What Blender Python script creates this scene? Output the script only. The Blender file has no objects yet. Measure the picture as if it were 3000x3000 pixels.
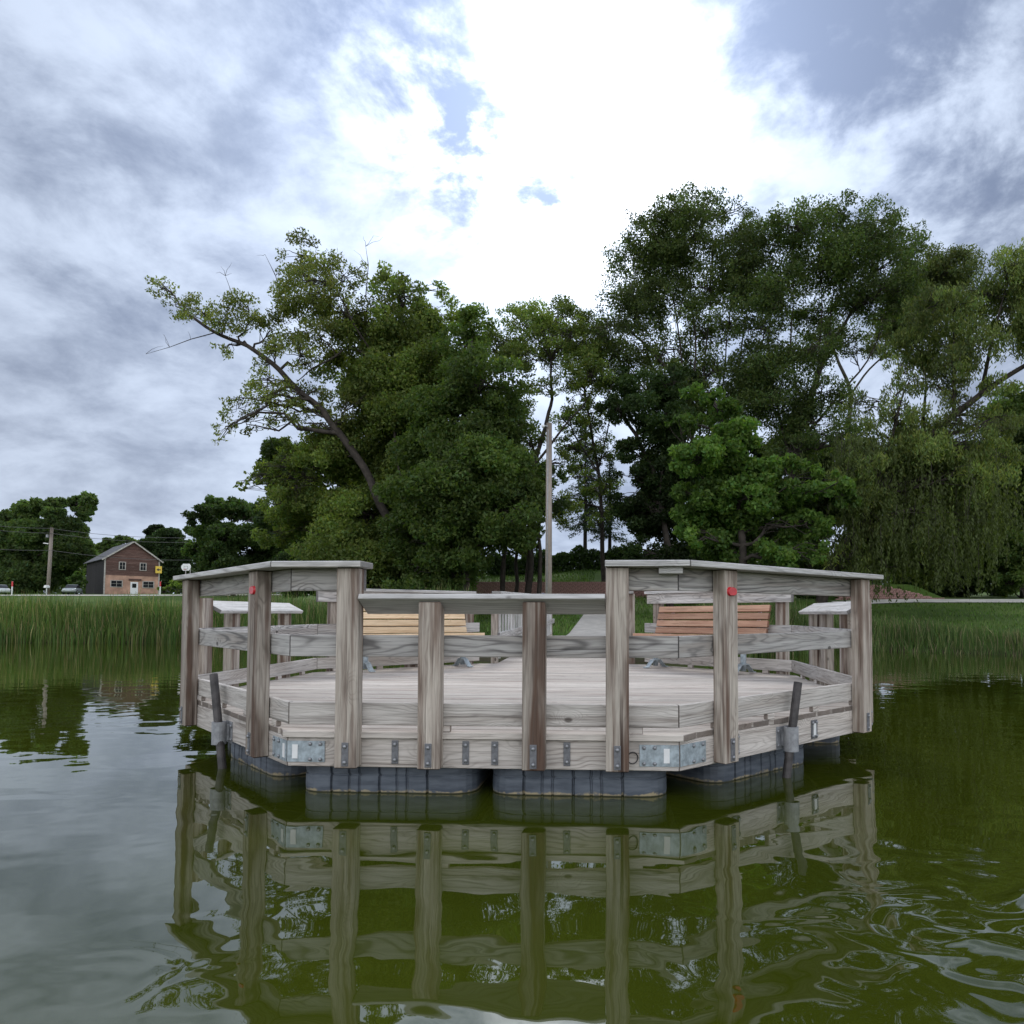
import bpy, bmesh, math, random
import numpy as np
from mathutils import Matrix, Vector
random.seed(7)
RAD = math.radians
scene = bpy.context.scene

# ------------------------------------------------------------------ camera
F, CX, CY = 2109.055, 1697.2, 1713.9          # focal length and principal point in pixels of the 3000 px photo
YAW, PITCH, ROLL = -.058, .049, .002
CAM = np.array([.875, -4.483, 1.094])         # water surface is z = 0, pier front edge is y = 0
def _axes():
    cy, sy, cp, sp, cr, sr = math.cos(YAW), math.sin(YAW), math.cos(PITCH), math.sin(PITCH), math.cos(ROLL), math.sin(ROLL)
    w = np.array([sy*cp, cy*cp, sp]); r = np.array([cy, -sy, 0.]); u = np.cross(r, w)
    return cr*r + sr*u, -sr*r + cr*u, w
CR, CU, CW = _axes()
def ray(x, y): return CW + (x-CX)/F*CR - (y-CY)/F*CU
def ony(x, y, Y): d = ray(x, y); return CAM + d*((Y-CAM[1])/d[1])
def onz(x, y, z): d = ray(x, y); return CAM + d*((z-CAM[2])/d[2])
def onpl(x, y, p, n):
    d = ray(x, y); n = np.array(n, float)
    return CAM + d*((np.array(p, float)-CAM) @ n)/(d @ n)
cam = bpy.data.cameras.new('camera'); camo = bpy.data.objects.new('camera', cam)
scene.collection.objects.link(camo); scene.camera = camo
cam.sensor_width = 36; cam.sensor_fit = 'HORIZONTAL'; cam.lens = 36*F/3000
cam.shift_x = -(CX-1500)/3000; cam.shift_y = (CY-1500)/3000
cam.clip_start = .05; cam.clip_end = 3000
m = Matrix((tuple(CR), tuple(CU), tuple(-CW))).transposed().to_4x4(); m.translation = Vector(CAM)
camo.matrix_world = m

# ------------------------------------------------------------------ node helpers
class G:
    def __init__(s, nt): s.nt = nt; s.n = nt.nodes; s.l = nt.links
    def put(s, sock, v):
        if hasattr(v, 'is_linked') or hasattr(v, 'links'): s.l.new(v, sock)
        elif isinstance(v, (tuple, list)) and sock.type == 'RGBA' and len(v) == 3: sock.default_value = (*v, 1)
        else: sock.default_value = v
    def node(s, t, **kw):
        nd = s.n.new(t)
        for k, v in kw.items(): setattr(nd, k, v)
        return nd
    def m(s, op, a, b=0., c=0., clamp=False):
        nd = s.node('ShaderNodeMath', operation=op, use_clamp=clamp)
        s.put(nd.inputs[0], a); s.put(nd.inputs[1], b); s.put(nd.inputs[2], c); return nd.outputs[0]
    def v(s, op, a, b=(0, 0, 0), sc=1.):
        nd = s.node('ShaderNodeVectorMath', operation=op)
        s.put(nd.inputs[0], a); s.put(nd.inputs[1], b)
        if op == 'SCALE': s.put(nd.inputs['Scale'], sc)
        return nd.outputs['Value'] if op in ('DOT_PRODUCT', 'LENGTH', 'DISTANCE') else nd.outputs[0]
    def sep(s, a): nd = s.node('ShaderNodeSeparateXYZ'); s.put(nd.inputs[0], a); return nd.outputs
    def comb(s, x, y, z):
        nd = s.node('ShaderNodeCombineXYZ'); s.put(nd.inputs[0], x); s.put(nd.inputs[1], y); s.put(nd.inputs[2], z); return nd.outputs[0]
    def mix(s, f, a, b, blend='MIX'):
        nd = s.node('ShaderNodeMix', data_type='RGBA', blend_type=blend)
        s.put(nd.inputs[0], f); s.put(nd.inputs[6], a); s.put(nd.inputs[7], b); return nd.outputs[2]
    def noise(s, vec, scale=1., detail=2., rough=.5, dist=0.):
        nd = s.node('ShaderNodeTexNoise'); s.put(nd.inputs['Vector'], vec)
        s.put(nd.inputs['Scale'], scale); s.put(nd.inputs['Detail'], detail)
        s.put(nd.inputs['Roughness'], rough); s.put(nd.inputs['Distortion'], dist); return nd.outputs[0]
    def ss(s, x, a, b):
        nd = s.node('ShaderNodeMapRange', interpolation_type='SMOOTHSTEP')
        s.put(nd.inputs[0], x); s.put(nd.inputs[1], a); s.put(nd.inputs[2], b); s.put(nd.inputs[3], 0.); s.put(nd.inputs[4], 1.)
        return nd.outputs[0]

# ------------------------------------------------------------------ sky, sun, exposure
SUN = ray(1640, 330); SUN = SUN/np.linalg.norm(SUN)
sun_el = math.asin(SUN[2]); sun_az = math.atan2(SUN[0], SUN[1])
world = bpy.data.worlds.new('World'); scene.world = world; world.use_nodes = True
g = G(world.node_tree); g.n.clear()
out = g.node('ShaderNodeOutputWorld'); bg = g.node('ShaderNodeBackground'); g.l.new(bg.outputs[0], out.inputs[0])
sky = g.node('ShaderNodeTexSky', sky_type='NISHITA'); sky.sun_disc = False
sky.sun_elevation = sun_el; sky.sun_rotation = sun_az
blue = g.v('SCALE', sky.outputs[0], sc=.05)
D = g.v('NORMALIZE', g.node('ShaderNodeTexCoord').outputs['Generated'])
dx, dy, dz = g.sep(D)
inv = g.m('DIVIDE', 1., g.m('ADD', g.m('MAXIMUM', dz, 0.), .34))
P = g.comb(g.m('MULTIPLY', dx, inv), g.m('MULTIPLY', dy, inv), 3.7)
big = g.noise(P, 1.7, 3., .5, .3)
mid = g.noise(g.v('ADD', P, (4.1, 2.3, 9.)), 4.2, 8., .60, .25)
fine = g.noise(g.v('ADD', P, (1.7, 8.3, 2.)), 9., 6., .6, .3)
thick = g.m('ADD', g.m('MULTIPLY', big, .5), g.m('ADD', g.m('MULTIPLY', mid, .80), g.m('MULTIPLY', fine, .18)))
thick = g.m('SUBTRACT', thick, .055)
rag = g.m('ADD', g.m('MULTIPLY', g.ss(g.m('ADD', g.m('MULTIPLY', mid, .6), g.m('MULTIPLY', fine, .4)), .32, .62), 1.5), .1)      # ragged cloud edges
def blob(px, py, size, amp):
    d = ray(px, py); d = d/np.linalg.norm(d)
    ds = g.v('DISTANCE', D, tuple(float(k) for k in d))
    k = g.m('MULTIPLY', g.m('EXPONENT', g.m('MULTIPLY', g.m('POWER', g.m('DIVIDE', ds, size), 2.), -1.)), amp)
    return g.m('MULTIPLY', k, rag) if amp > 0 else k
for b in [(2600, 270, .27, .26), (2850, 500, .15, .16), (2150, 40, .14, .12), (300, 230, .32, .11), (1230, 10, .14, .20), (1640, 330, .18, -.15), (1500, 700, .20, -.08), (1050, 480, .15, -.05),
          (2350, 640, .12, -.12), (2900, 760, .15, -.16), (1470, 590, .12, .25), (1340, 460, .08, .18), (1650, 620, .07, .18), (1080, 270, .09, .14), (500, 640, .2, .05), (250, 1250, .3, -.03)]:
    thick = g.m('ADD', thick, blob(*b))
t = g.ss(thick, .46, 1.12)
cosA = g.v('DOT_PRODUCT', D, tuple(float(k) for k in SUN))
ang = g.m('MAXIMUM', cosA, 0.)
glow = g.m('ADD', g.m('MULTIPLY', g.m('POWER', ang, 8.), .36), g.m('MULTIPLY', g.m('POWER', ang, 38.), .40))
disc = g.m('MULTIPLY', g.m('POWER', ang, 140.), 9.)     # thin cloud close round the sun is far brighter than white
front = g.ss(cosA, .9, -.7)                     # clouds brighter opposite the sun, boosted behind the camera to light front faces
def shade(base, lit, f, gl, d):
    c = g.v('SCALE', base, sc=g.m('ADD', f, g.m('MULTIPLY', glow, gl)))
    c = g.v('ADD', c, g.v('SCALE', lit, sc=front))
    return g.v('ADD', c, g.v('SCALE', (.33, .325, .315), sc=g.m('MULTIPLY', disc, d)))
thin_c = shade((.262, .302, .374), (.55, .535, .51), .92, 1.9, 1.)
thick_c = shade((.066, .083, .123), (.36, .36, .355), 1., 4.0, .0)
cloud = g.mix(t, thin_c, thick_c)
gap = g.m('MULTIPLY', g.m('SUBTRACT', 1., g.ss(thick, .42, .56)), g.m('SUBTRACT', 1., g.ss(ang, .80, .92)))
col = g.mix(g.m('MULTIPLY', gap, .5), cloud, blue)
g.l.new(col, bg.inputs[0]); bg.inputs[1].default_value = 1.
sun = bpy.data.lights.new('sun', 'SUN'); suno = bpy.data.objects.new('sun', sun); scene.collection.objects.link(suno)
sun.energy = .6; sun.angle = RAD(12); sun.color = (1., .95, .87)
suno.rotation_euler = Vector(SUN).to_track_quat('Z', 'Y').to_euler(); suno.location = (0, 20, 60)
vs = scene.view_settings; vs.view_transform = 'Standard'; vs.look = 'None'; vs.exposure = 1.25; vs.gamma = 1; vs.use_curve_mapping = False
cyc = scene.cycles; cyc.use_denoising = True; cyc.max_bounces = 8; cyc.transparent_max_bounces = 8
cyc.sample_clamp_indirect = 6; cyc.caustics_reflective = False; cyc.caustics_refractive = False

# ------------------------------------------------------------------ object helpers
COL = scene.collection
def tag(o, label=None, cat=None, group=None, kind=None):
    for k, v in (('label', label), ('category', cat), ('group', group), ('kind', kind)):
        if v: o[k] = v
    return o
def empty(name, loc=(0, 0, 0), rz=0., label=None, cat=None, group=None):
    o = bpy.data.objects.new(name, None); COL.objects.link(o); o.location = loc; o.rotation_euler = (0, 0, rz)
    o.empty_display_size = .2
    return tag(o, label, cat, group)
def mesh_obj(name, me, mat, parent=None, loc=None, rot=None):
    o = bpy.data.objects.new(name, me); COL.objects.link(o)
    if mat and not me.materials: me.materials.append(mat)
    if parent: o.parent = parent
    if loc is not None: o.location = loc
    if rot is not None: o.rotation_euler = rot
    return o
def bm_mesh(bm, name, smooth=False):
    me = bpy.data.meshes.new(name); bm.to_mesh(me); bm.free()
    if smooth:
        for p in me.polygons: p.use_smooth = True
    return me
_box = {}
def box_mesh(lx, ly, lz, bev=.004):
    key = (round(lx, 4), round(ly, 4), round(lz, 4), bev)
    if key not in _box:
        bm = bmesh.new(); bmesh.ops.create_cube(bm, size=1)
        bmesh.ops.scale(bm, vec=(lx, ly, lz), verts=bm.verts)
        if bev: bmesh.ops.bevel(bm, geom=bm.edges[:], offset=min(bev, .2*min(lx, ly, lz)), segments=1, affect='EDGES')
        _box[key] = bm_mesh(bm, 'box')
    return _box[key]
def loc_in(parent, p):
    return Vector(p) - Vector(parent.location) if parent is not None else Vector(p)
def bar(name, parent, p0, p1, wy, wz, mat, up=(0, 0, 1), bev=.004, local=True):
    """a board from p0 to p1 (parent space when local), grain along its local X"""
    p0, p1 = Vector(p0), Vector(p1); x = (p1-p0); L = x.length; x.normalize()
    z = Vector(up); z = (z - x*z.dot(x)).normalized(); y = z.cross(x)
    me = box_mesh(L, wy, wz, bev).copy() if False else box_mesh(L, wy, wz, bev)
    me = me if (not me.materials or me.materials[0] == mat) else me.copy()
    if me.materials and me.materials[0] != mat: me.materials[0] = mat
    o = mesh_obj(name, me, mat, parent)
    M = Matrix((x, y, z)).transposed().to_4x4(); M.translation = (p0+p1)/2
    if not local and parent is not None: M.translation = M.translation - Vector(parent.location)
    o.matrix_local = M
    return o
def prism(name, parent, poly, z0, z1, axis, mat, bev=.004, ztop=None):
    """vertical prism over a world-space polygon (parent unrotated), grain (local X) along axis; ztop gives per-vertex top heights"""
    c = np.mean(poly, 0); a = math.atan2(axis[1], axis[0]); ca, sa = math.cos(a), math.sin(a)
    bm = bmesh.new(); n = len(poly); zc = (z0+z1)/2
    loc = [((p[0]-c[0])*ca+(p[1]-c[1])*sa, -(p[0]-c[0])*sa+(p[1]-c[1])*ca) for p in poly]
    area = sum(loc[i][0]*loc[(i+1) % n][1]-loc[(i+1) % n][0]*loc[i][1] for i in range(n))
    idx = list(range(n)) if area > 0 else list(range(n))[::-1]
    b = [bm.verts.new((*loc[i], z0-zc)) for i in idx]
    tp = [bm.verts.new((*loc[i], (ztop[i] if ztop else z1)-zc)) for i in idx]
    bm.faces.new(b[::-1]); bm.faces.new(tp)
    for i in range(n): bm.faces.new((b[i], b[(i+1) % n], tp[(i+1) % n], tp[i]))
    if bev: bmesh.ops.bevel(bm, geom=bm.edges[:], offset=bev, segments=1, affect='EDGES')
    o = mesh_obj(name, bm_mesh(bm, name), mat, parent)
    o.location = loc_in(parent, (c[0], c[1], zc)); o.rotation_euler = (0, 0, a)
    return o
def cyl_mesh(r0, r1, h, seg=14, bev=.0, cap=True):
    bm = bmesh.new()
    bmesh.ops.create_cone(bm, cap_ends=cap, segments=seg, radius1=r0, radius2=r1, depth=h)
    if bev: bmesh.ops.bevel(bm, geom=[e for e in bm.edges if abs(e.verts[0].co.z-e.verts[1].co.z) < 1e-6], offset=bev, segments=2, affect='EDGES')
    return bm_mesh(bm, 'turned', True)
def rod(name, parent, p0, p1, r0, mat, r1=None, seg=12, world=True):
    p0, p1 = Vector(p0), Vector(p1); d = p1-p0
    o = mesh_obj(name, cyl_mesh(r0, r0 if r1 is None else r1, d.length, seg), mat, parent)
    mid_ = (p0+p1)/2
    o.location = loc_in(parent, mid_) if world and parent is not None else mid_
    o.rotation_euler = d.to_track_quat('Z', 'Y').to_euler(); return o
def big_mesh(name, V, faces_n, idx, colors=None, mat=None, smooth=False):
    """numpy mesh: V (n,3), idx flat index array, faces_n verts per face"""
    me = bpy.data.meshes.new(name); nf = len(idx)//faces_n
    me.vertices.add(len(V)); me.vertices.foreach_set('co', np.asarray(V, np.float32).ravel())
    me.loops.add(len(idx)); me.loops.foreach_set('vertex_index', np.asarray(idx, np.int32))
    me.polygons.add(nf); me.polygons.foreach_set('loop_start', np.arange(nf, dtype=np.int32)*faces_n)
    me.polygons.foreach_set('loop_total', np.full(nf, faces_n, np.int32))
    if smooth: me.polygons.foreach_set('use_smooth', np.ones(nf, bool))
    if colors is not None:
        at = me.color_attributes.new('tint', 'FLOAT_COLOR', 'POINT')
        at.data.foreach_set('color', np.concatenate([colors, np.ones((len(V), 1))], 1).astype(np.float32).ravel())
    me.update(calc_edges=True)
    if mat: me.materials.append(mat)
    return me

# ------------------------------------------------------------------ materials
def new_mat(name):
    mt = bpy.data.materials.new(name); mt.use_nodes = True; g = G(mt.node_tree); g.n.clear()
    o = g.node('ShaderNodeOutputMaterial'); b = g.node('ShaderNodeBsdfPrincipled'); g.l.new(b.outputs[0], o.inputs[0])
    return mt, g, b, o
def bump(g, b, h, strength, dist):
    nd = g.node('ShaderNodeBump'); nd.inputs['Strength'].default_value = strength; nd.inputs['Distance'].default_value = dist
    g.l.new(h, nd.inputs['Height']); g.l.new(nd.outputs[0], b.inputs['Normal'])
def wood(name, light, midc, dark, stain, ring=.5, check=.5, stain_amt=.4, knots=1., rough=.85):
    mt, g, b, o = new_mat(name)
    tcn = g.node('ShaderNodeTexCoord'); oc = tcn.outputs['Object']; info = g.node('ShaderNodeObjectInfo')
    rnd = info.outputs['Random']
    off = g.comb(g.m('MULTIPLY', rnd, 53.), g.m('MULTIPLY', rnd, 31.), g.m('MULTIPLY', rnd, 17.))
    p = g.v('ADD', oc, off)
    # knots: cells in length and across; the grain bends around them
    vo = g.node('ShaderNodeTexVoronoi'); vo.inputs['Scale'].default_value = 1.; vo.inputs['Randomness'].default_value = 1.
    g.put(vo.inputs['Vector'], g.v('MULTIPLY', p, (3.1, 5.2, 5.2)))
    cell = g.sep(vo.outputs['Color'])[0]
    kon = g.m('GREATER_THAN', cell, .5)
    kd = vo.outputs['Distance']
    knot = g.m('MULTIPLY', g.m('MULTIPLY', g.m('SUBTRACT', 1., g.ss(kd, .05, .11)), kon), knots)
    halo = g.m('MULTIPLY', g.m('MULTIPLY', g.m('SUBTRACT', 1., g.ss(kd, .04, .42)), kon), knots)
    wq = g.noise(g.v('MULTIPLY', p, (1.1, 5., 5.)), 1., 3., .5)
    sh = g.m('ADD', g.m('MULTIPLY', g.m('SUBTRACT', wq, .5), .20), g.m('MULTIPLY', halo, .07))
    q = g.v('ADD', g.v('MULTIPLY', oc, (.16, 1., 1.)), g.comb(sh, sh, sh))
    pith = g.comb(0., g.m('MULTIPLY', g.m('SUBTRACT', g.noise(off, 3.3, 0.), .5), .28), g.m('MULTIPLY', g.m('SUBTRACT', g.noise(off, 5.9, 0.), .5), .28))
    q = g.v('ADD', q, pith)
    qx, qy, qz = g.sep(q)
    rad = g.m('SQRT', g.m('ADD', g.m('POWER', qy, 2.), g.m('POWER', qz, 2.)))
    rings = g.m('ADD', .5, g.m('MULTIPLY', .5, g.m('SINE', g.m('MULTIPLY', g.m('ADD', rad, g.m('MULTIPLY', qx, .35)), g.m('ADD', 190., g.m('MULTIPLY', rnd, 130.))))))
    rings = g.m('POWER', rings, 3.0)
    fib = g.noise(g.v('MULTIPLY', p, (4., 190., 190.)), 1., 3., .6)
    fib2 = g.noise(g.v('MULTIPLY', p, (1.2, 34., 34.)), 1., 4., .6)
    patch = g.noise(g.v('MULTIPLY', p, (1.3, 6., 6.)), 1., 3., .55)
    chk = g.ss(g.noise(g.v('MULTIPLY', p, (.55, 26., 26.)), 1., 2., .45, .5), .66, .74)
    c = g.mix(g.ss(fib2, .3, .72), light, midc)
    streak = g.noise(g.v('MULTIPLY', g.v('ADD', p, (7., 3., 1.)), (.5, 15., 15.)), 1., 3., .5, .3)
    c = g.mix(g.m('MULTIPLY', g.ss(g.m('ADD', g.m('MULTIPLY', patch, .4), g.m('MULTIPLY', streak, .6)), .46, .62), stain_amt), c, stain)
    c = g.mix(g.m('MULTIPLY', g.m('MULTIPLY', rings, g.m('MULTIPLY', ring, g.m('ADD', .35, g.m('MULTIPLY', g.noise(off, 2.1, 0.), 1.1)))), g.m('ADD', .2, g.m('MULTIPLY', g.ss(patch, .3, .7), 1.0)), clamp=True), c, g.mix(.7, midc, dark))
    c = g.mix(g.m('MULTIPLY', g.ss(fib, .50, .70), .55), c, dark)
    c = g.mix(g.m('MULTIPLY', g.ss(fib2, .56, .74), .35), c, dark)
    c = g.mix(g.m('MULTIPLY', chk, check), c, dark)
    c = g.mix(g.m('MULTIPLY', knot, .8), c, (dark[0]*.5, dark[1]*.45, dark[2]*.42))
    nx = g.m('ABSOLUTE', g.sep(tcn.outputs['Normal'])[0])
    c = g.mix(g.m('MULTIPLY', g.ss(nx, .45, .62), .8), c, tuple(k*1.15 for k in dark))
    blot = g.noise(g.v('MULTIPLY', p, (2.2, 7., 7.)), 1., 3., .6)
    c = g.v('SCALE', c, sc=g.m('MULTIPLY', g.m('ADD', .80, g.m('MULTIPLY', rnd, .34)), g.m('ADD', .80, g.m('MULTIPLY', blot, .38))))
    g.l.new(c, b.inputs['Base Color']); b.inputs['Roughness'].default_value = rough
    b.inputs['Specular IOR Level'].default_value = .25
    h = g.m('SUBTRACT', g.m('ADD', g.m('MULTIPLY', fib, .5), g.m('MULTIPLY', rings, -.35*min(1, ring*2))), g.m('MULTIPLY', chk, 1.4))
    bump(g, b, h, .55, .004)
    return mt
W_POST = wood('wood_post', (.56, .51, .45), (.34, .29, .25), (.05, .03, .023), (.13, .078, .056), .42, 1., .95)
W_RAIL = wood('wood_rail', (.60, .585, .57), (.44, .43, .42), (.085, .078, .078), (.32, .27, .23), .95, .65, .5)
W_SKIRT = wood('wood_skirt', (.70, .655, .615), (.57, .525, .49), (.17, .14, .12), (.47, .40, .35), .6, .4, .4)
W_DECK = wood('wood_deck', (.62, .575, .53), (.46, .42, .385), (.13, .105, .09), (.38, .29, .25), .4, .75, .5, .6)
W_CAP = wood('wood_cap', (.64, .635, .63), (.50, .495, .49), (.15, .145, .14), (.42, .38, .34), .5, .55, .4)
W_KICK = wood('wood_kick', (.60, .57, .54), (.45, .42, .395), (.11, .095, .085), (.36, .31, .27), .6, .6, .5)
W_PALE = wood('wood_new_pine', (.76, .61, .43), (.64, .47, .30), (.32, .2, .11), (.58, .41, .25), .35, .1, .4)
W_CEDAR = wood('wood_cedar', (.50, .30, .21), (.38, .21, .145), (.14, .07, .045), (.60, .42, .30), .35, .15, .5)
W_POLE = wood('wood_pole', (.34, .30, .265), (.26, .225, .195), (.11, .09, .075), (.24, .2, .17), .3, .5, .4)
W_BARN = wood('wood_barn', (.15, .085, .07), (.095, .052, .045), (.03, .018, .016), (.30, .22, .19), .4, .6, .35)
W_BARN2 = wood('wood_barn_side', (.075, .07, .075), (.045, .042, .047), (.018, .017, .018), (.1, .085, .08), .4, .5, .5)

def simple(name, col, rough=.6, metal=0., nscale=8., namt=.25, bmp=.0, spec=.5):
    mt, g, b, o = new_mat(name)
    oc = g.node('ShaderNodeTexCoord').outputs['Object']
    n = g.noise(oc, nscale, 4., .6)
    c = g.mix(g.ss(n, .3, .7), tuple(k*(1-namt) for k in col), tuple(min(1, k*(1+namt)) for k in col))
    g.l.new(c, b.inputs['Base Color']); b.inputs['Roughness'].default_value = rough; b.inputs['Metallic'].default_value = metal
    b.inputs['Specular IOR Level'].default_value = spec
    if bmp: bump(g, b, n, bmp, .01)
    return mt
M_GALV = simple('galvanised_steel', (.36, .42, .46), .5, .35, 22., .28)
M_PLATE = simple('dull_plate', (.17, .175, .19), .55, .4, 30., .25)
M_BOLT = simple('bolt_steel', (.30, .31, .33), .45, .6, 40., .2)
M_PIPE = simple('dark_pipe', (.055, .05, .05), .55, .2, 14., .45)
M_SLEEVE = simple('sleeve', (.30, .31, .33), .6, .3, 18., .25)
M_WHITE = simple('white_paint', (.78, .79, .80), .4, 0, 12., .05)
M_RED = simple('red_reflector', (.55, .02, .03), .25, 0, 20., .15)
M_CONC = simple('concrete', (.40, .38, .355), .9, 0, 2.5, .16, .2)
M_ROAD = simple('gravel_road', (.50, .485, .43), .95, 0, .8, .14, .2)
M_STUCCO = simple('pink_stucco', (.44, .27, .20), .9, 0, .9, .25)
M_TRIM = simple('weathered_trim', (.42, .40, .37), .8, 0, 3., .2)
M_ROOFM = simple('roof_felt', (.085, .088, .10), .85, 0, 1.2, .3)
M_GLASS = simple('window_glass', (.02, .022, .026), .12, 0, 2., .2)
M_YEL = simple('yellow_sign', (.78, .55, .08), .5, 0, 5., .1)
M_BLACK = simple('black_paint', (.02, .02, .02), .5, 0, 5., .1)
M_TYRE = simple('tyre_rubber', (.025, .025, .026), .85, 0, 6., .2)
M_CARW = simple('car_paint_pale', (.55, .60, .60), .25, .1, 2., .05)
M_CARG = simple('car_paint_silver', (.38, .42, .43), .25, .3, 2., .05)
M_BLUE = simple('blue_plastic', (.015, .03, .14), .35, 0, 6., .15)
M_BLOCK = simple('red_brown_block', (.36, .215, .19), .92, 0, 7., .35, .4)
M_SOIL = simple('lake_bed_soil', (.06, .05, .03), .95, 0, 3., .3)
M_WIRE = simple('cable', (.09, .09, .09), .6, 0, 5., .1)
M_BARK = simple('bark', (.045, .037, .031), .95, 0, 3.5, .4, .6)
M_BARKP = simple('bark_pale', (.12, .108, .094), .95, 0, 3.5, .35, .6)

def leafmat(name, trans=.42):
    mt = bpy.data.materials.new(name); mt.use_nodes = True; g = G(mt.node_tree); g.n.clear()
    o = g.node('ShaderNodeOutputMaterial')
    at = g.node('ShaderNodeVertexColor'); at.layer_name = 'tint'; c = at.outputs[0]
    d = g.node('ShaderNodeBsdfPrincipled'); g.l.new(c, d.inputs['Base Color']); d.inputs['Roughness'].default_value = .6
    d.inputs['Specular IOR Level'].default_value = .3
    tr = g.node('ShaderNodeBsdfTranslucent'); g.l.new(g.mix(1., c, (1.25, 1.35, .55), 'MULTIPLY'), tr.inputs[0])
    mx = g.node('ShaderNodeMixShader'); mx.inputs[0].default_value = trans
    g.l.new(d.outputs[0], mx.inputs[1]); g.l.new(tr.outputs[0], mx.inputs[2]); g.l.new(mx.outputs[0], o.inputs[0])
    return mt
M_LEAF = leafmat('leaf', .5); M_REED = leafmat('reed_blade', .3)

# water
def water_mat():
    mt, g, b, o = new_mat('green_pond_water')
    p = g.node('ShaderNodeNewGeometry').outputs['Position']
    px, py, pz = g.sep(p)
    def patchm(x, y, sx, sy):
        a = g.m('POWER', g.m('DIVIDE', g.m('SUBTRACT', px, x), sx), 2.); c = g.m('POWER', g.m('DIVIDE', g.m('SUBTRACT', py, y), sy), 2.)
        return g.m('EXPONENT', g.m('MULTIPLY', g.m('ADD', a, c), -1.))
    stir = g.m('ADD', g.m('ADD', patchm(2.25, -1.9, .55, .62), g.m('MULTIPLY', patchm(.7, -2.6, 1.0, .5), .05)), g.m('MULTIPLY', patchm(-.5, -2.3, .4, .5), .08))
    far = g.noise(g.v('MULTIPLY', p, (.22, .5, 1.)), 1., 4., .55, .3)
    mid_ = g.noise(g.v('MULTIPLY', p, (1.7, 2.4, 1.)), 1., 1., .4, .5)
    sm = g.noise(g.v('MULTIPLY', p, (3.0, 3.4, 1.)), 1., 1., .35, 1.0)
    h = g.m('ADD', g.m('MULTIPLY', far, .006), g.m('ADD', g.m('MULTIPLY', mid_, .0038), g.m('MULTIPLY', sm, g.m('ADD', .0005, g.m('MULTIPLY', stir, .055)))))
    nd = g.node('ShaderNodeBump'); nd.inputs['Strength'].default_value = 1.; nd.inputs['Distance'].default_value = 1.
    g.l.new(h, nd.inputs['Height']); g.l.new(nd.outputs[0], b.inputs['Normal'])
    n = g.noise(p, .35, 3., .5)
    c = g.mix(g.ss(n, .3, .7), (.030, .039, .003), (.038, .049, .0042))
    g.l.new(c, b.inputs['Base Color']); b.inputs['Roughness'].default_value = .015; b.inputs['IOR'].default_value = 1.5; b.inputs['Specular IOR Level'].default_value = .85
    return mt
M_WATER = water_mat()
def ground_mat():
    mt, g, b, o = new_mat('lawn_ground')
    p = g.node('ShaderNodeNewGeometry').outputs['Position']
    n1 = g.noise(p, .25, 4., .6); n2 = g.noise(g.v('MULTIPLY', p, (3., 1., 1.)), 2.2, 4., .65)
    c = g.mix(g.ss(n1, .35, .65), (.055, .10, .018), (.085, .135, .026))
    c = g.mix(g.m('MULTIPLY', g.ss(n2, .45, .75), .5), c, (.035, .06, .014))
    z = g.sep(p)[2]
    c = g.mix(g.m('SUBTRACT', 1., g.ss(g.m('ADD', z, g.m('MULTIPLY', g.m('SUBTRACT', n2, .5), .2)), .0, .3)), c, (.05, .042, .026))
    g.l.new(c, b.inputs['Base Color']); b.inputs['Roughness'].default_value = .95; b.inputs['Specular IOR Level'].default_value = .15
    bump(g, b, n2, .6, .08)
    return mt
M_LAWN = ground_mat()
def float_mat():
    mt, g, b, o = new_mat('grey_blue_float_plastic')
    p = g.node('ShaderNodeNewGeometry').outputs['Position']; z = g.sep(p)[2]
    n = g.noise(g.v('MULTIPLY', p, (5., 5., 30.)), 1., 4., .6); n2 = g.noise(p, 9., 3., .6)
    c = g.mix(g.ss(n, .3, .7), (.055, .068, .09), (.115, .135, .165))
    stain = g.m('SUBTRACT', 1., g.ss(g.m('ADD', z, g.m('MULTIPLY', g.m('SUBTRACT', n2, .5), .075)), .010, .022))
    c = g.mix(g.m('MULTIPLY', stain, g.ss(g.noise(p, 30., 3., .6), .3, .55)), c, (.36, .30, .19))
    c = g.mix(g.m('SUBTRACT', 1., g.ss(z, .003, .010)), c, (.03, .03, .015))
    g.l.new(c, b.inputs['Base Color']); b.inputs['Roughness'].default_value = .5
    return mt
M_FLOAT = float_mat()

# ------------------------------------------------------------------ terrain, water, paths
SX = np.array([-400, -60, -26, -18, -8, -2.6, 2.8, 6, 10.5, 14, 20, 60, 400.]); SY = np.array([30, 29, 27.5, 27.5, 23, 14.6, 14.6, 20, 23, 18.8, 17, 17, 17.])
TT = np.array([-40, -3, 0, 1, 8, 20, 30, 40, 57, 75, 120, 300, 900.]); TZ = np.array([-2.5, -.8, -.02, .34, .55, 1.4, 2.6, 3.1, 4.2, 5.1, 5.6, 6, 6.])
def sst(x, a, b): k = np.clip((x-a)/(b-a), 0, 1); return k*k*(3-2*k)
def terrain(x, y):
    x = np.asarray(x, float); y = np.asarray(y, float)
    z = np.interp(y-np.interp(x, SX, SY), TT, TZ)
    k = sst(x, -15, -11)*(1-sst(x, 9, 15))
    z = z + k*(1.15*sst(y, 46.25, 46.6) + 1.25*sst(y, 47, 62))
    k2 = sst(x, 16, 18)*(1-sst(x, 21.5, 24.6))
    z = z + k2*1.05*sst(y, 48.25, 48.7)
    return z
TR = lambda x, y: float(terrain(x, y))
xs = np.unique(np.concatenate([np.linspace(-400, -60, 18), np.arange(-60, 60, .8), np.linspace(60, 400, 18)]))
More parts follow.
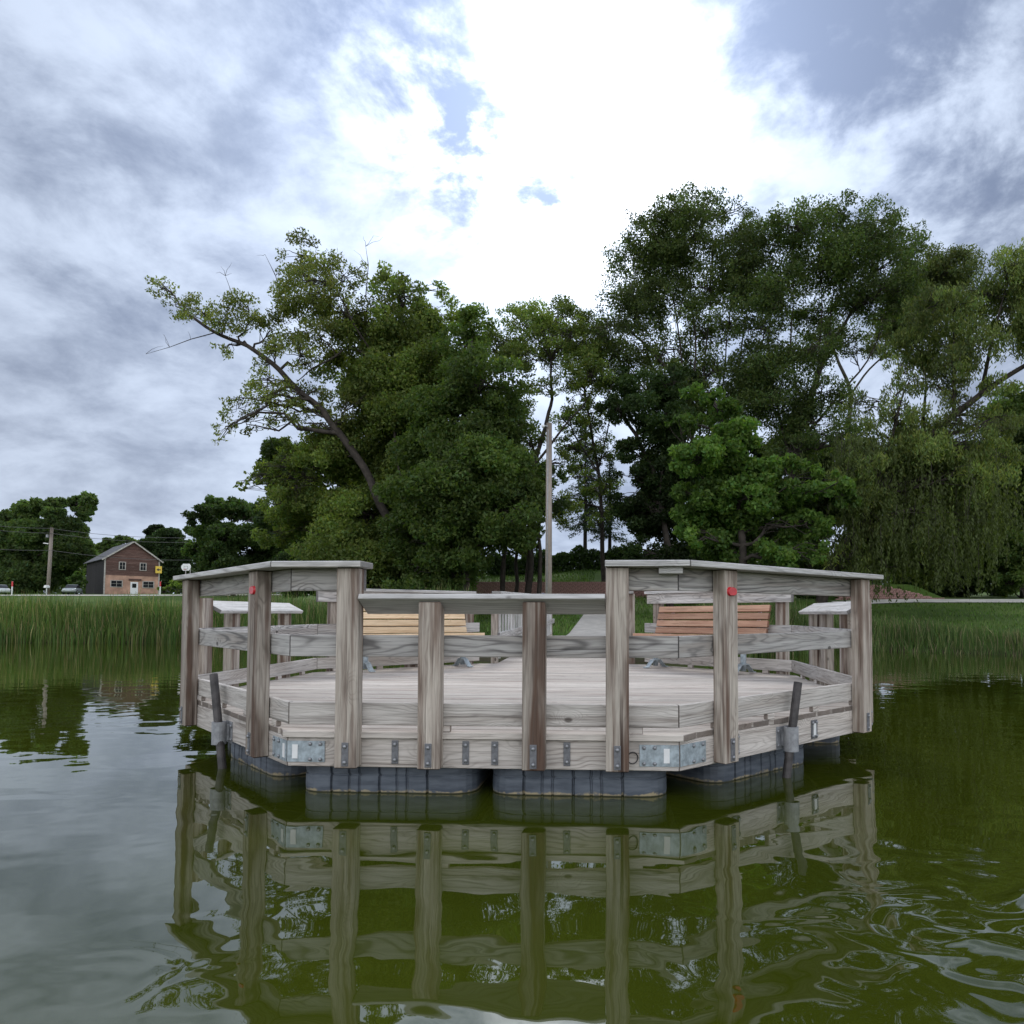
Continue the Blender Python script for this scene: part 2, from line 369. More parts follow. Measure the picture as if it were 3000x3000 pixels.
ys = np.unique(np.concatenate([np.arange(4, 44, .7), np.arange(44, 64, .25), np.arange(64, 130, 2.), np.linspace(130, 900, 20)]))
XX, YY = np.meshgrid(xs, ys); ZZ = terrain(XX, YY)
nx, ny = len(xs), len(ys)
i0 = (np.arange(ny-1)[:, None]*nx + np.arange(nx-1)[None]).ravel()
tm = big_mesh('ground', np.stack([XX, YY, ZZ], -1).reshape(-1, 3), 4, np.stack([i0, i0+1, i0+nx+1, i0+nx], -1).ravel(), None, M_LAWN, True)
tag(mesh_obj('ground', tm, None), kind='structure')
wm = big_mesh('water', [(-900, -500, 0), (900, -500, 0), (900, 60, 0), (-900, 60, 0)], 4, [0, 1, 2, 3], None, M_WATER)
tag(mesh_obj('water', wm, None), kind='structure')
def strip(name, pts, width, mat, lift=.012):
    V, I = [], []
    pts = [Vector((*p, 0)) for p in pts]
    fine_ = []
    for a, b in zip(pts[:-1], pts[1:]):
        n = max(1, int((b-a).length/.8))
        fine_ += [a.lerp(b, i/n) for i in range(n)]
    fine_.append(pts[-1])
    K = 4
    for i, p in enumerate(fine_):
        d = (fine_[min(i+1, len(fine_)-1)]-fine_[max(i-1, 0)]).normalized(); s = Vector((-d.y, d.x, 0))
        for k in range(K+1):
            q = p + s*width*(k/K-.5); V.append((q.x, q.y, TR(q.x, q.y)+lift))
    for i in range(len(fine_)-1):
        for k in range(K): a = i*(K+1)+k; I += [a, a+1, a+K+2, a+K+1]
    return tag(mesh_obj(name, big_mesh(name, V, 4, I, None, mat, True), None), kind='structure')
strip('concrete_path', [(-.05, 14.9), (-.1, 30), (-.2, 45.9)], 2.0, M_CONC, .05)
strip('gravel_road', [(-260, 88), (-60, 87), (-25, 88)], 6., M_ROAD, .06)
strip('gravel_path', [(15.5, 45.6), (40, 45.4), (120, 45)], 2.4, M_ROAD, .05)

# ------------------------------------------------------------------ the pier
DZ = .394                                   # deck height over the water
A_, B_, C_, D_, E_ = 1.231, 2.973, 1.742, 4.40, 6.142
OCT = [(-A_, 0), (A_, 0), (B_, C_), (B_, D_), (A_, E_), (-A_, E_), (-B_, D_), (-B_, C_)]
KT = math.tan(RAD(22.5))
pier = empty('fishing_pier', (0, 3.07, 0), 0., 'octagonal floating wooden fishing pier with weathered grey plank railings', 'pier')
def side(i):
    p0, p1 = Vector(OCT[i]), Vector(OCT[(i+1) % 8]); u = (p1-p0); L = u.length; u.normalize()
    return p0, p1, u, Vector((u.y, -u.x)), L
def sp(i, s, o):                            # point at distance s along side i, o outwards
    p0, p1, u, n, L = side(i); q = p0+u*s+n*o; return (q.x, q.y)
def side_board(name, i, o0, o1, z0, z1, mat, s0=None, s1=None, bev=.004, tilt=None):
    p0, p1, u, n, L = side(i); e = .0015
    a0 = (lambda o: -o*KT+e) if s0 is None else (lambda o: s0)
    a1 = (lambda o: L+o*KT-e) if s1 is None else (lambda o: s1)
    poly = [sp(i, a0(o0), o0), sp(i, a1(o0), o0), sp(i, a1(o1), o1), sp(i, a0(o1), o1)]
    return prism(name, pier, poly, DZ+z0, DZ+z1, (u.x, u.y), mat, bev)
# deck planks, parallel to the front
pitch = .1455
ext = .022
def halfw(y, r=0.):
    y = min(max(y, 0), E_)
    if y < C_: return A_ + y + (ext if y < .02 else -.002+r)
    if y > D_: return A_ + (E_-y) - .002+r
    return B_+.006+r*.5
y = -ext
while y < E_+.005:
    y1 = min(y+.1345, E_+ext)
    zj = random.uniform(-.0015, .0015); ra, rb = random.uniform(-.014, .014), random.uniform(-.014, .014)
    prism('plank', pier, [(-halfw(y, ra), y), (halfw(y, rb), y), (halfw(y1, rb), y1), (-halfw(y1, ra), y1)], DZ-.038+zj, DZ+zj, (1, 0), W_DECK, .003)
    y += pitch
# joists under the deck
for jx in np.arange(-2.4, 2.5, .6):
    yy0 = max(.06, abs(jx)-A_+.08); bar('joist', pier, (jx, yy0-3.07, DZ-.13), (jx, E_-yy0-3.07, DZ-.13), .038, .18, W_SKIRT)
# skirt, kick boards, mid rails round the octagon (the back side is the gangway opening)
for i in range(8):
    side_board('skirt_board', i, 0, -.038, -.222, -.0405, W_SKIRT)
    if i == 4: continue
    p0, p1, u, n, L = side(i)
    side_board('kick_board', i, -.004, -.040, .040, .180, W_KICK)
    side_board('mid_rail', i, -.004, -.040, .468, .604, W_RAIL)
    for s in np.arange(.35, L-.1, .6):
        bar('spacer_block', pier, (*(Vector(sp(i, s, -.022))-Vector((0, 3.07))), DZ+.0195), (*(Vector(sp(i, s+.09, -.022))-Vector((0, 3.07))), DZ+.0195), .034, .038, W_SKIRT)
# top rails and flat caps on the tall stretches
def s_of_front(x): return x + A_
sA, sD = s_of_front(-.82), s_of_front(.852)
tall = [(0, None, sA+.07), (0, sD-.07, None), (7, None, None), (1, None, None), (5, .12, None), (3, None, 2.40)]
for i, s0, s1 in tall:
    side_board('top_rail', i, -.004, -.040, .885, 1.0255, W_RAIL, s0, s1)
OV = .145
side_board('rail_cap', 0, OV, -.075, 1.027, 1.0645, W_CAP, None, sA+.10)
side_board('rail_cap', 0, OV, -.075, 1.027, 1.0645, W_CAP, sD-.075, None)
side_board('rail_cap', 7, OV, -.075, 1.027, 1.0645, W_CAP, .045, None)
side_board('rail_cap', 1, OV, -.075, 1.027, 1.0645, W_CAP, None, side(1)[4]-.045)
side_board('rail_cap', 5, OV, -.075, 1.027, 1.0645, W_CAP, .1, None)
side_board('rail_cap', 3, OV, -.075, 1.027, 1.0645, W_CAP, None, 2.42)
# block under the right cap corner, as in the photo
side_board('packing_block', 0, .10, .002, .985, 1.0255, W_CAP, s_of_front(A_-.13), s_of_front(A_+.02))
# posts outside the skirt
RECT = None
def plate(par, c, nrm, w, h, mat, bolts, strip_=False, th=.006):
    """steel plate lying on a face with outward normal nrm, centre c (world)"""
    nv = Vector((*nrm, 0)).normalized(); t_ = Vector((-nv.y, nv.x, 0))
    a = math.atan2(t_.y, t_.x)
    o = mesh_obj('steel_plate', box_mesh(w, th, h, .0015), mat, par)
    if o.data.materials[0] != mat: o.data = o.data.copy(); o.data.materials[0] = mat
    o.location = loc_in(par, Vector(c)+nv*(th/2+.001)); o.rotation_euler = (0, 0, a)
    for bx_, bz in bolts:
        bo = mesh_obj('bolt', BOLT, None, o); bo.location = (bx_, -th/2-.004, bz); bo.rotation_euler = (RAD(90), 0, 0)
    if strip_:
        so = mesh_obj('reflector_strip', box_mesh(.036, .003, .088, .0), M_WHITE, o); so.location = (strip_ if strip_ is not True else 0, -th/2-.002, 0)
    return o
bmb = bmesh.new(); bmesh.ops.create_uvsphere(bmb, u_segments=10, v_segments=6, radius=.0125)
bmesh.ops.scale(bmb, vec=(1, 1, .7), verts=bmb.verts)
BOLT = bm_mesh(bmb, 'bolt', True); BOLT.materials.append(M_BOLT)
PD = .098
def post(i, s, ztop, zbot=-.212, slope=False, plates=True, w=.14):
    p0, p1, u, n, L = side(i)
    poly = [sp(i, s-w/2, .002), sp(i, s+w/2, .002), sp(i, s+w/2, .002+PD), sp(i, s-w/2, .002+PD)]
    c = np.mean(poly, 0); h = ztop-zbot
    bm = bmesh.new(); vs_ = []
    for zz in (0, 1):
        for sx, so in ((-1, -1), (1, -1), (1, 1), (-1, 1)):
            z_ = zbot if zz == 0 else ztop + (slope*so*PD/2 if slope else 0)
            # local frame: X up (grain), Y along the side, Z outwards
            vs_.append(bm.verts.new((z_-(ztop+zbot)/2, sx*w/2, so*PD/2)))
    for f in ((0, 1, 2, 3), (7, 6, 5, 4), (0, 4, 5, 1), (1, 5, 6, 2), (2, 6, 7, 3), (3, 7, 4, 0)): bm.faces.new([vs_[k] for k in f])
    bmesh.ops.recalc_face_normals(bm, faces=bm.faces)
    bmesh.ops.bevel(bm, geom=bm.edges[:], offset=.006, segments=1, affect='EDGES')
    o = mesh_obj('post', bm_mesh(bm, 'post'), W_POST, pier)
    M = Matrix(((0, 0, 1), (u.x, u.y, 0), (n.x, n.y, 0))).transposed().to_4x4()
    M.translation = loc_in(pier, (c[0], c[1], DZ+(ztop+zbot)/2)); o.matrix_local = M
    if plates:
        pc = sp(i, s, PD+.0015)
        plate(pier, (pc[0], pc[1], DZ-.125), (n.x, n.y), .042, .145, M_PLATE, [(0, .048), (0, -.048)])
    return o
TALL = 1.0255
LOWT = .790; SL = .53                          # low posts carry a sloping cap, inner edge lower
post(0, sA, TALL); post(0, sD, TALL); post(0, s_of_front(-.302), LOWT, slope=SL); post(0, s_of_front(.343), LOWT, slope=SL)
def s_near(i, px, py, z, corner):              # where along side i a post's corner stands that shows at px,py
    q = onz(px, py, DZ+z); p0, p1, u, n, L = side(i); return (q[0]-p0.x)*u.x+(q[1]-p0.y)*u.y
post(7, side(7)[4]-.42, TALL, w=.17); post(7, .27, TALL, w=.17)
post(1, .40, TALL); post(1, side(1)[4]-.265, TALL)
for i, ss_ in ((6, [D_-2.06, D_-2.55, D_-3.2, D_-3.68]), (2, [2.06-C_, 2.55-C_, 3.2-C_, 3.68-C_])):
    for k, s in enumerate(ss_):
        post(i, s, .884 if k == 0 else LOWT, slope=0 if k == 0 else SL, plates=True)
for i, ss_ in ((5, [.16, 1.1, 2.2]), (3, [.2, 1.1, 2.25])):
    for s in ss_: post(i, s, TALL)
def sloped_cap(i, s0, s1):
    p0, p1, u, n, L = side(i)
    a = (*sp(i, s0, .024), DZ+.80); b = (*sp(i, s1, .024), DZ+.80)
    th = math.atan(SL)
    up = Vector((-n.x*math.sin(th), -n.y*math.sin(th), math.cos(th)))
    bar('sloped_cap', pier, Vector(a)-Vector(pier.location), Vector(b)-Vector(pier.location), .205, .036, W_CAP, up=up)
sloped_cap(0, sA+.072, sD-.072)
sloped_cap(6, D_-3.9, D_-2.135); sloped_cap(2, 2.135-C_, 3.9-C_)
# steel plates on the skirt
for px in (1158, 1365, 1450, 1661):
    q = ony(px, 2205, 0); plate(pier, (q[0], .0, DZ-.125), (0, -1), .042, .145, M_PLATE, [(0, .048), (0, -.048)])
n7, n1 = side(7)[3], side(1)[3]
def corner_plate(x0, i, sgn, strips):
    q = sp(0, x0+A_, 0); zc = DZ-.128
    # one leg on the front skirt, one on the chamfer
    cx_ = (x0 + sgn*A_)/2
    plate(pier, (cx_, 0, zc), (0, -1), abs(sgn*A_-x0)-.004, .132, M_GALV, [(dx_*(abs(sgn*A_-x0)/2-.03), dz_) for dx_ in (-1, .1 if False else -.3, ) for dz_ in (.048, -.048)] if sgn > 0 else [(dx_*(abs(sgn*A_-x0)/2-.03), dz_) for dx_ in (1, .3) for dz_ in (.048, -.048)], strips[0])
    L = side(i)[4]; ln = .25 if sgn > 0 else .25
    s = ln/2+.002 if sgn > 0 else L-ln/2-.002
    p = sp(i, s, 0); nn = side(i)[3]
    plate(pier, (p[0], p[1], zc), (nn.x, nn.y), ln-.004, .132, M_GALV, [(dx_, dz_) for dx_ in (.0, .09) for dz_ in (.048, -.048)] if sgn > 0 else [(dx_, dz_) for dx_ in (-.0, -.09) for dz_ in (.048, -.048)], strips[1])
corner_plate(.985, 1, 1, (.045, False)); corner_plate(-.985, 7, -1, (-.07, .085))
L1 = side(1)[4]
for s, w_, st in ((.56, .085, False), (1.55, .085, True), (L1-.05, .09, True)):
    p = sp(1, s, 0); plate(pier, (p[0], p[1], DZ-.128), (n1.x, n1.y), w_, .14, M_PLATE, [(-w_/2+.015, .05), (w_/2-.015, .05), (-w_/2+.015, -.05), (w_/2-.015, -.05)], st)
# red oval reflectors on the two chamfer posts
def reflector(i, s, z):
    p0, p1, u, n, L = side(i); c = sp(i, s, PD+.0025)
    bm = bmesh.new(); bmesh.ops.create_cone(bm, cap_ends=True, segments=24, radius1=.03, radius2=.024, depth=.014)
    for v in bm.verts:
        v.co.x += .018*(1 if v.co.x > 0 else -1)
    o = mesh_obj('reflector', bm_mesh(bm, 'reflector', False), M_RED, pier)
    M = Matrix(((u.x, u.y, 0), (0, 0, 1), (n.x, n.y, 0))).transposed().to_4x4(); M.translation = loc_in(pier, (c[0]+n.x*.006, c[1]+n.y*.006, DZ+z)); o.matrix_local = M
reflector(7, side(7)[4]-.40, .895); reflector(1, .40, .885)
# floats
def pier_float(p, q, depth):
    p, q = Vector(p), Vector(q); u = (q-p); L = u.length; u.normalize(); n = Vector((u.y, -u.x))   # n outwards
    r = .15; out_ = []
    def arc(cx_, cy_, a0, a1):
        for k in range(6):
            a = RAD(a0+(a1-a0)*k/5); out_.append((cx_+r*math.cos(a), cy_+r*math.sin(a)))
    arc(r, r, 180, 270)
    x = r+.07; k = 0
    while x < L-r-.05:
        gd = .012 if k % 3 else .02; out_ += [(x-.010, 0), (x-.004, gd), (x+.004, gd), (x+.010, 0)]; x += (.115, .065, .13)[k % 3]; k += 1
    arc(L-r, r, 270, 360); arc(L-r, depth-r, 0, 90); arc(r, depth-r, 90, 180)
    bm = bmesh.new(); rings = []
    for z, ins in ((.1725, .0), (.168, .0), (.12, .002), (.117, .006), (.108, .006), (.105, .002), (.03, .0), (-.02, .004), (-.30, .03)):
        cxx, cyy = L/2, depth/2
        rings.append([bm.verts.new((x_-cxx - ins*(1 if x_ > cxx else -1), y_-cyy - ins*(1 if y_ > cyy else -1), z)) for x_, y_ in out_])
    nn = len(out_)
    for a, b in zip(rings[:-1], rings[1:]):
        for k in range(nn): bm.faces.new((a[k], b[k], b[(k+1) % nn], a[(k+1) % nn]))
    bm.faces.new(rings[0]); bm.faces.new(rings[-1][::-1])
    bmesh.ops.recalc_face_normals(bm, faces=bm.faces)
    o = mesh_obj('float', bm_mesh(bm, 'float'), M_FLOAT, pier)
    c = p+u*(L/2)-n*(depth/2)
    o.location = loc_in(pier, (c.x, c.y, 0)); o.rotation_euler = (0, 0, math.atan2(u.y, u.x))
pier_float((-1.185, .05), (-.045, .05), .7); pier_float((.045, .05), (1.165, .05), .7)
i2 = math.sqrt(.5)
def cpt(i, s, o): return sp(i, s, o)
pier_float(cpt(1, .48, -.10), cpt(1, 1.68, -.10), .7)
pier_float(cpt(7, side(7)[4]-1.64, -.10), cpt(7, side(7)[4]-.48, -.10), .7)
pier_float((B_-.12, 2.1), (B_-.12, 3.2), .7); pier_float((-B_+.12, 3.2), (-B_+.12, 2.1), .7)
pier_float((B_-.12, 3.3), (B_-.12, 4.35), .7); pier_float((-B_+.12, 4.35), (-B_+.12, 3.3), .7)
pier_float((1.1, E_-.08), (-1.1, E_-.08), .7)
# tie-up ring and strap loop beside the right corner plate
def ring(c, R, r, rot):
    bm = bmesh.new(); n, k = 16, 6; V = []
    for a in range(n):
        for b in range(k):
            A, Bq = 2*math.pi*a/n, 2*math.pi*b/k
            V.append(bm.verts.new(((R+r*math.cos(Bq))*math.cos(A), (R+r*math.cos(Bq))*math.sin(A), r*math.sin(Bq))))
    for a in range(n):
        for b in range(k): bm.faces.new((V[a*k+b], V[((a+1) % n)*k+b], V[((a+1) % n)*k+(b+1) % k], V[a*k+(b+1) % k]))
    o = mesh_obj('tie_ring', bm_mesh(bm, 'tie_ring', True), M_PIPE, pier); o.location = loc_in(pier, c); o.rotation_euler = rot
ring((.945, -.02, DZ-.14), .035, .004, (RAD(90), 0, RAD(25)))
# sleeves that hold the mooring pipes, and the pipes themselves
def mooring(i, px, ytop, ybot, top, wat, nm):
    p0, p1, u, n, L = side(i); pl = (p0.x+n.x*.075, p0.y+n.y*.075, 0)
    a = Vector(onpl(px, ytop, pl, (n.x, n.y, 0))); b = Vector(onpl(px, ybot, pl, (n.x, n.y, 0))); b.x, b.y = a.x, a.y
    bm = bmesh.new(); prof = [(.052, 0), (.052, 1), (.040, 1), (.040, 0)]; seg = 18
    vs_ = [[bm.verts.new((r*math.cos(2*math.pi*k/seg), r*math.sin(2*math.pi*k/seg), b.z+(a.z-b.z)*h)) for r, h in prof] for k in range(seg)]
    for k in range(seg):
        for j in range(4): bm.faces.new((vs_[k][j], vs_[(k+1) % seg][j], vs_[(k+1) % seg][(j+1) % 4], vs_[k][(j+1) % 4]))
    bmesh.ops.recalc_face_normals(bm, faces=bm.faces)
    me = bm_mesh(bm, 'sleeve'); o = mesh_obj('pile_sleeve', me, M_SLEEVE, pier); o.location = loc_in(pier, (a.x, a.y, 0))
    q = sp(i, (a.x-p0.x)*u.x+(a.y-p0.y)*u.y, 0)
    plate(pier, (q[0], q[1], (a.z+b.z)/2), (n.x, n.y), .15, .16, M_SLEEVE, [(.06, .05), (.06, -.05), (-.06, .05), (-.06, -.05)])
    bar('sleeve_bracket', pier, Vector((q[0], q[1], (a.z+b.z)/2))-Vector(pier.location)+Vector((n.x, n.y, 0))*.008, Vector((a.x, a.y, (a.z+b.z)/2))-Vector(pier.location)-Vector((n.x, n.y, 0))*.045, .05, .12, M_SLEEVE)
    T = Vector(onpl(*top, pl, (n.x, n.y, 0))); Wt = Vector((a.x, a.y, (a.z+b.z)/2))
    T = Wt + (T-Wt)
    d = (T-Wt).normalized(); low = Wt - d*(Wt.z+1.0)/d.z
    # hollow pipe
    Ln = (T-low).length; bm = bmesh.new(); prof = [(.030, 0), (.030, Ln), (.023, Ln), (.023, Ln-.06)]
    vs_ = [[bm.verts.new((r*math.cos(2*math.pi*k/14), r*math.sin(2*math.pi*k/14), h)) for r, h in prof] for k in range(14)]
    for k in range(14):
        for j in range(3): bm.faces.new((vs_[k][j], vs_[(k+1) % 14][j], vs_[(k+1) % 14][j+1], vs_[k][j+1]))
    bm.faces.new([vs_[k][3] for k in range(14)])
    bmesh.ops.recalc_face_normals(bm, faces=bm.faces)
    po = mesh_obj('mooring_pipe', bm_mesh(bm, 'mooring_pipe', False), M_PIPE); po.location = low; po.rotation_euler = d.to_track_quat('Z', 'Y').to_euler()
    tag(po, nm, 'pipe', 'mooring pipes')
mooring(7, 643, 2117, 2183, (626, 1976), None, 'dark steel mooring pipe in a sleeve on the pier edge, plain wood skirt around it')
mooring(1, 2317, 2131, 2203, (2338, 1999), None, 'dark steel mooring pipe in a sleeve next to a plate with white reflector strip')

pier.rotation_euler = (.0095, 0, 0); pier.location = (0, 3.07, .029)     # the pier floats a little high at the shore side
# ------------------------------------------------------------------ benches
def bench(x, y, rz, mat, label):
    b = empty('bench', (x, y, DZ+.047), rz, label, 'bench', 'benches on the pier')
    Lb = 1.83
    # local: faces -Y, back at +Y
    for k in range(4):                        # seat slats
        yy = -.21 + k*.104
        bar('slat', b, (-Lb/2, yy, .455-.012*k), (Lb/2, yy, .455-.012*k), .088, .038, mat, up=(0, .1, 1))
    lean = Vector((0, .26, 1)).normalized()
    for k in range(4):
        c = Vector((0, .225, .515)) + lean*(k*.1)
        bar('slat', b, c+Vector((-Lb/2, 0, 0)), c+Vector((Lb/2, 0, 0)),   .083, .038, mat, up=lean.cross(Vector((1, 0, 0)))*-1)
    for sx in (-1, 1):
        fx = sx*.72
        bar('bracket', b, (fx, -.24, .418), (fx, .24, .384), .05, .03, M_GALV)
        bar('bracket', b, Vector((fx, .27, .40)), Vector((fx, .27, .40))+lean*.42, .05, .016, M_GALV, up=(0, 1, 0))
        leg = rod('leg', b, (fx, 0, .035), (fx, 0, .40), .036, M_GALV, world=False)
        for sy in (-1, 1):                    # arched feet
            pts = [(0, .12), (.07, .105), (.13, .05), (.17, .012), (.215, .010)]
            bm = bmesh.new(); prev = None
            for (d_, z_) in pts:
                rw = [bm.verts.new((s_, sy*d_, z_+h_)) for s_, h_ in ((-.035, 0), (.035, 0), (.035, .014), (-.035, .014))]
                if prev:
                    for q in range(4): bm.faces.new((prev[q], prev[(q+1) % 4], rw[(q+1) % 4], rw[q]))
                else: bm.faces.new(rw)
                prev = rw
            bm.faces.new(prev[::-1]); bmesh.ops.recalc_face_normals(bm, faces=bm.faces)
            fo = mesh_obj('foot', bm_mesh(bm, 'foot'), M_GALV, b); fo.location = (fx, 0, 0)
    return b
bench(-1.84, 4.98, RAD(45), W_PALE, 'bench with pale yellow wood slats and grey pedestal legs')
bench(1.86, 4.98, RAD(-45), W_CEDAR, 'bench with reddish brown wood slats and grey pedestal legs')

# ------------------------------------------------------------------ gangway
gw = empty('gangway', (0, E_+.05, 0), 0, 'weathered wooden gangway with picket railings sloping up to the shore', 'gangway')
gy0, gy1, gz0, gz1 = E_+.06, 15.0, DZ+.055, .68
def gz(y): return gz0+(gz1-gz0)*(y-gy0)/(gy1-gy0)
def gl(x, y, z): return Vector((x, y-(E_+.05), z))
y = gy0+.07
while y < gy1:
    bar('plank', gw, gl(-.98, y, gz(y)-.019), gl(.98, y, gz(y)-.019), .139, .038, W_DECK); y += .1455
for sx in (-1, 1):
    X = sx*1.0
    bar('stringer', gw, gl(X, gy0, gz0-.13), gl(X, gy1, gz1-.13), .05, .2, W_SKIRT)
    for z, nm, th in ((1.06, 'top_rail', .038), (.86, 'upper_rail', .0), (.40, 'lower_rail', .0)):
        if th: bar(nm, gw, gl(X-sx*.01, gy0+.0, gz0+z), gl(X-sx*.01, gy1, gz1+z), .14, .038, W_CAP)
        else: bar(nm, gw, gl(X-sx*.05, gy0+.0, gz0+z), gl(X-sx*.05, gy1, gz1+z), .038, .12, W_RAIL)
    for py_ in np.linspace(gy0+.12, gy1-.1, 6):
        bar('post', gw, gl(X+sx*.03, py_, gz(py_)-.2), gl(X+sx*.03, py_, gz(py_)+1.04), .10, .10, W_POST, up=(0, 1, 0))
    for py_ in np.arange(gy0+.3, gy1-.1, .30):
        bar('picket', gw, gl(X-sx*.012, py_, gz(py_)+.05), gl(X-sx*.012, py_, gz(py_)+1.04), .035, .036, W_CAP, up=(0, 1, 0))
for py_, h_ in ((8.6, 0), (12, 0)):
    for sx in (-1, 1): bar('pile', gw, gl(sx*.8, py_, -1.2), gl(sx*.8, py_, gz(py_)-.05), .15, .15, W_POST, up=(0, 1, 0))

# ------------------------------------------------------------------ trees
def rnd_dir(rng, n):
    v = rng.normal(size=(n, 3)); return v/np.linalg.norm(v, axis=1, keepdims=True)
def leaf_mesh(name, C, A, Bd, Ln, Wd, colr, mat):
    """C centres (n,3), A long axis, Bd side axis, Ln/Wd sizes, colr (n,3): one four-sided leaf each"""
    n = len(C); A_l = A*Ln[:, None]; Bw = Bd*Wd[:, None]*.5
    V = np.stack([C-A_l*.5, C-A_l*.02+Bw, C+A_l*.5, C-A_l*.02-Bw], 1).reshape(-1, 3)
    return big_mesh(name, V, 4, np.arange(n*4), np.repeat(colr, 4, 0), mat)
def tube_set(paths, seg=6):
    V, I = [], []; base = 0
    for pts, rad in paths:
        pts = np.asarray(pts, float); n = len(pts)
        tan = np.gradient(pts, axis=0); tan /= np.linalg.norm(tan, axis=1, keepdims=True)+1e-9
        ref = np.array([0, 1., .13]) if abs(tan[0] @ np.array([0, 1., .13])) < .9 else np.array([1., 0, 0])
        s = np.cross(tan, ref); s /= np.linalg.norm(s, axis=1, keepdims=True); t_ = np.cross(tan, s)
        sg = seg if rad[0] > .06 else 4
        a = np.arange(sg)*2*np.pi/sg
        R = pts[:, None] + (np.cos(a)[None, :, None]*s[:, None] + np.sin(a)[None, :, None]*t_[:, None])*np.asarray(rad)[:, None, None]
        V.append(R.reshape(-1, 3))
        k = np.arange(sg); kn = (k+1) % sg
        for j in range(n-1):
            I.append(np.stack([base+j*sg+k, base+j*sg+kn, base+(j+1)*sg+kn, base+(j+1)*sg+k], -1).ravel())
        base += n*sg
    return np.concatenate(V), np.concatenate(I)
def curve(p, q, rng, n=6, sag=.12, wob=.06):
    p, q = np.asarray(p, float), np.asarray(q, float); L = np.linalg.norm(q-p)
    t_ = np.linspace(0, 1, n)[:, None]
    pts = p+(q-p)*t_; pts[:, 2] += (np.sin(t_[:, 0]*np.pi)*sag*L)
    pts[1:-1] += rng.normal(size=(n-2, 3))*wob*L*.5
    return pts
S_ = 3000/1932.                                # the pixel lists below were read off a 1932 px view
TREES = []
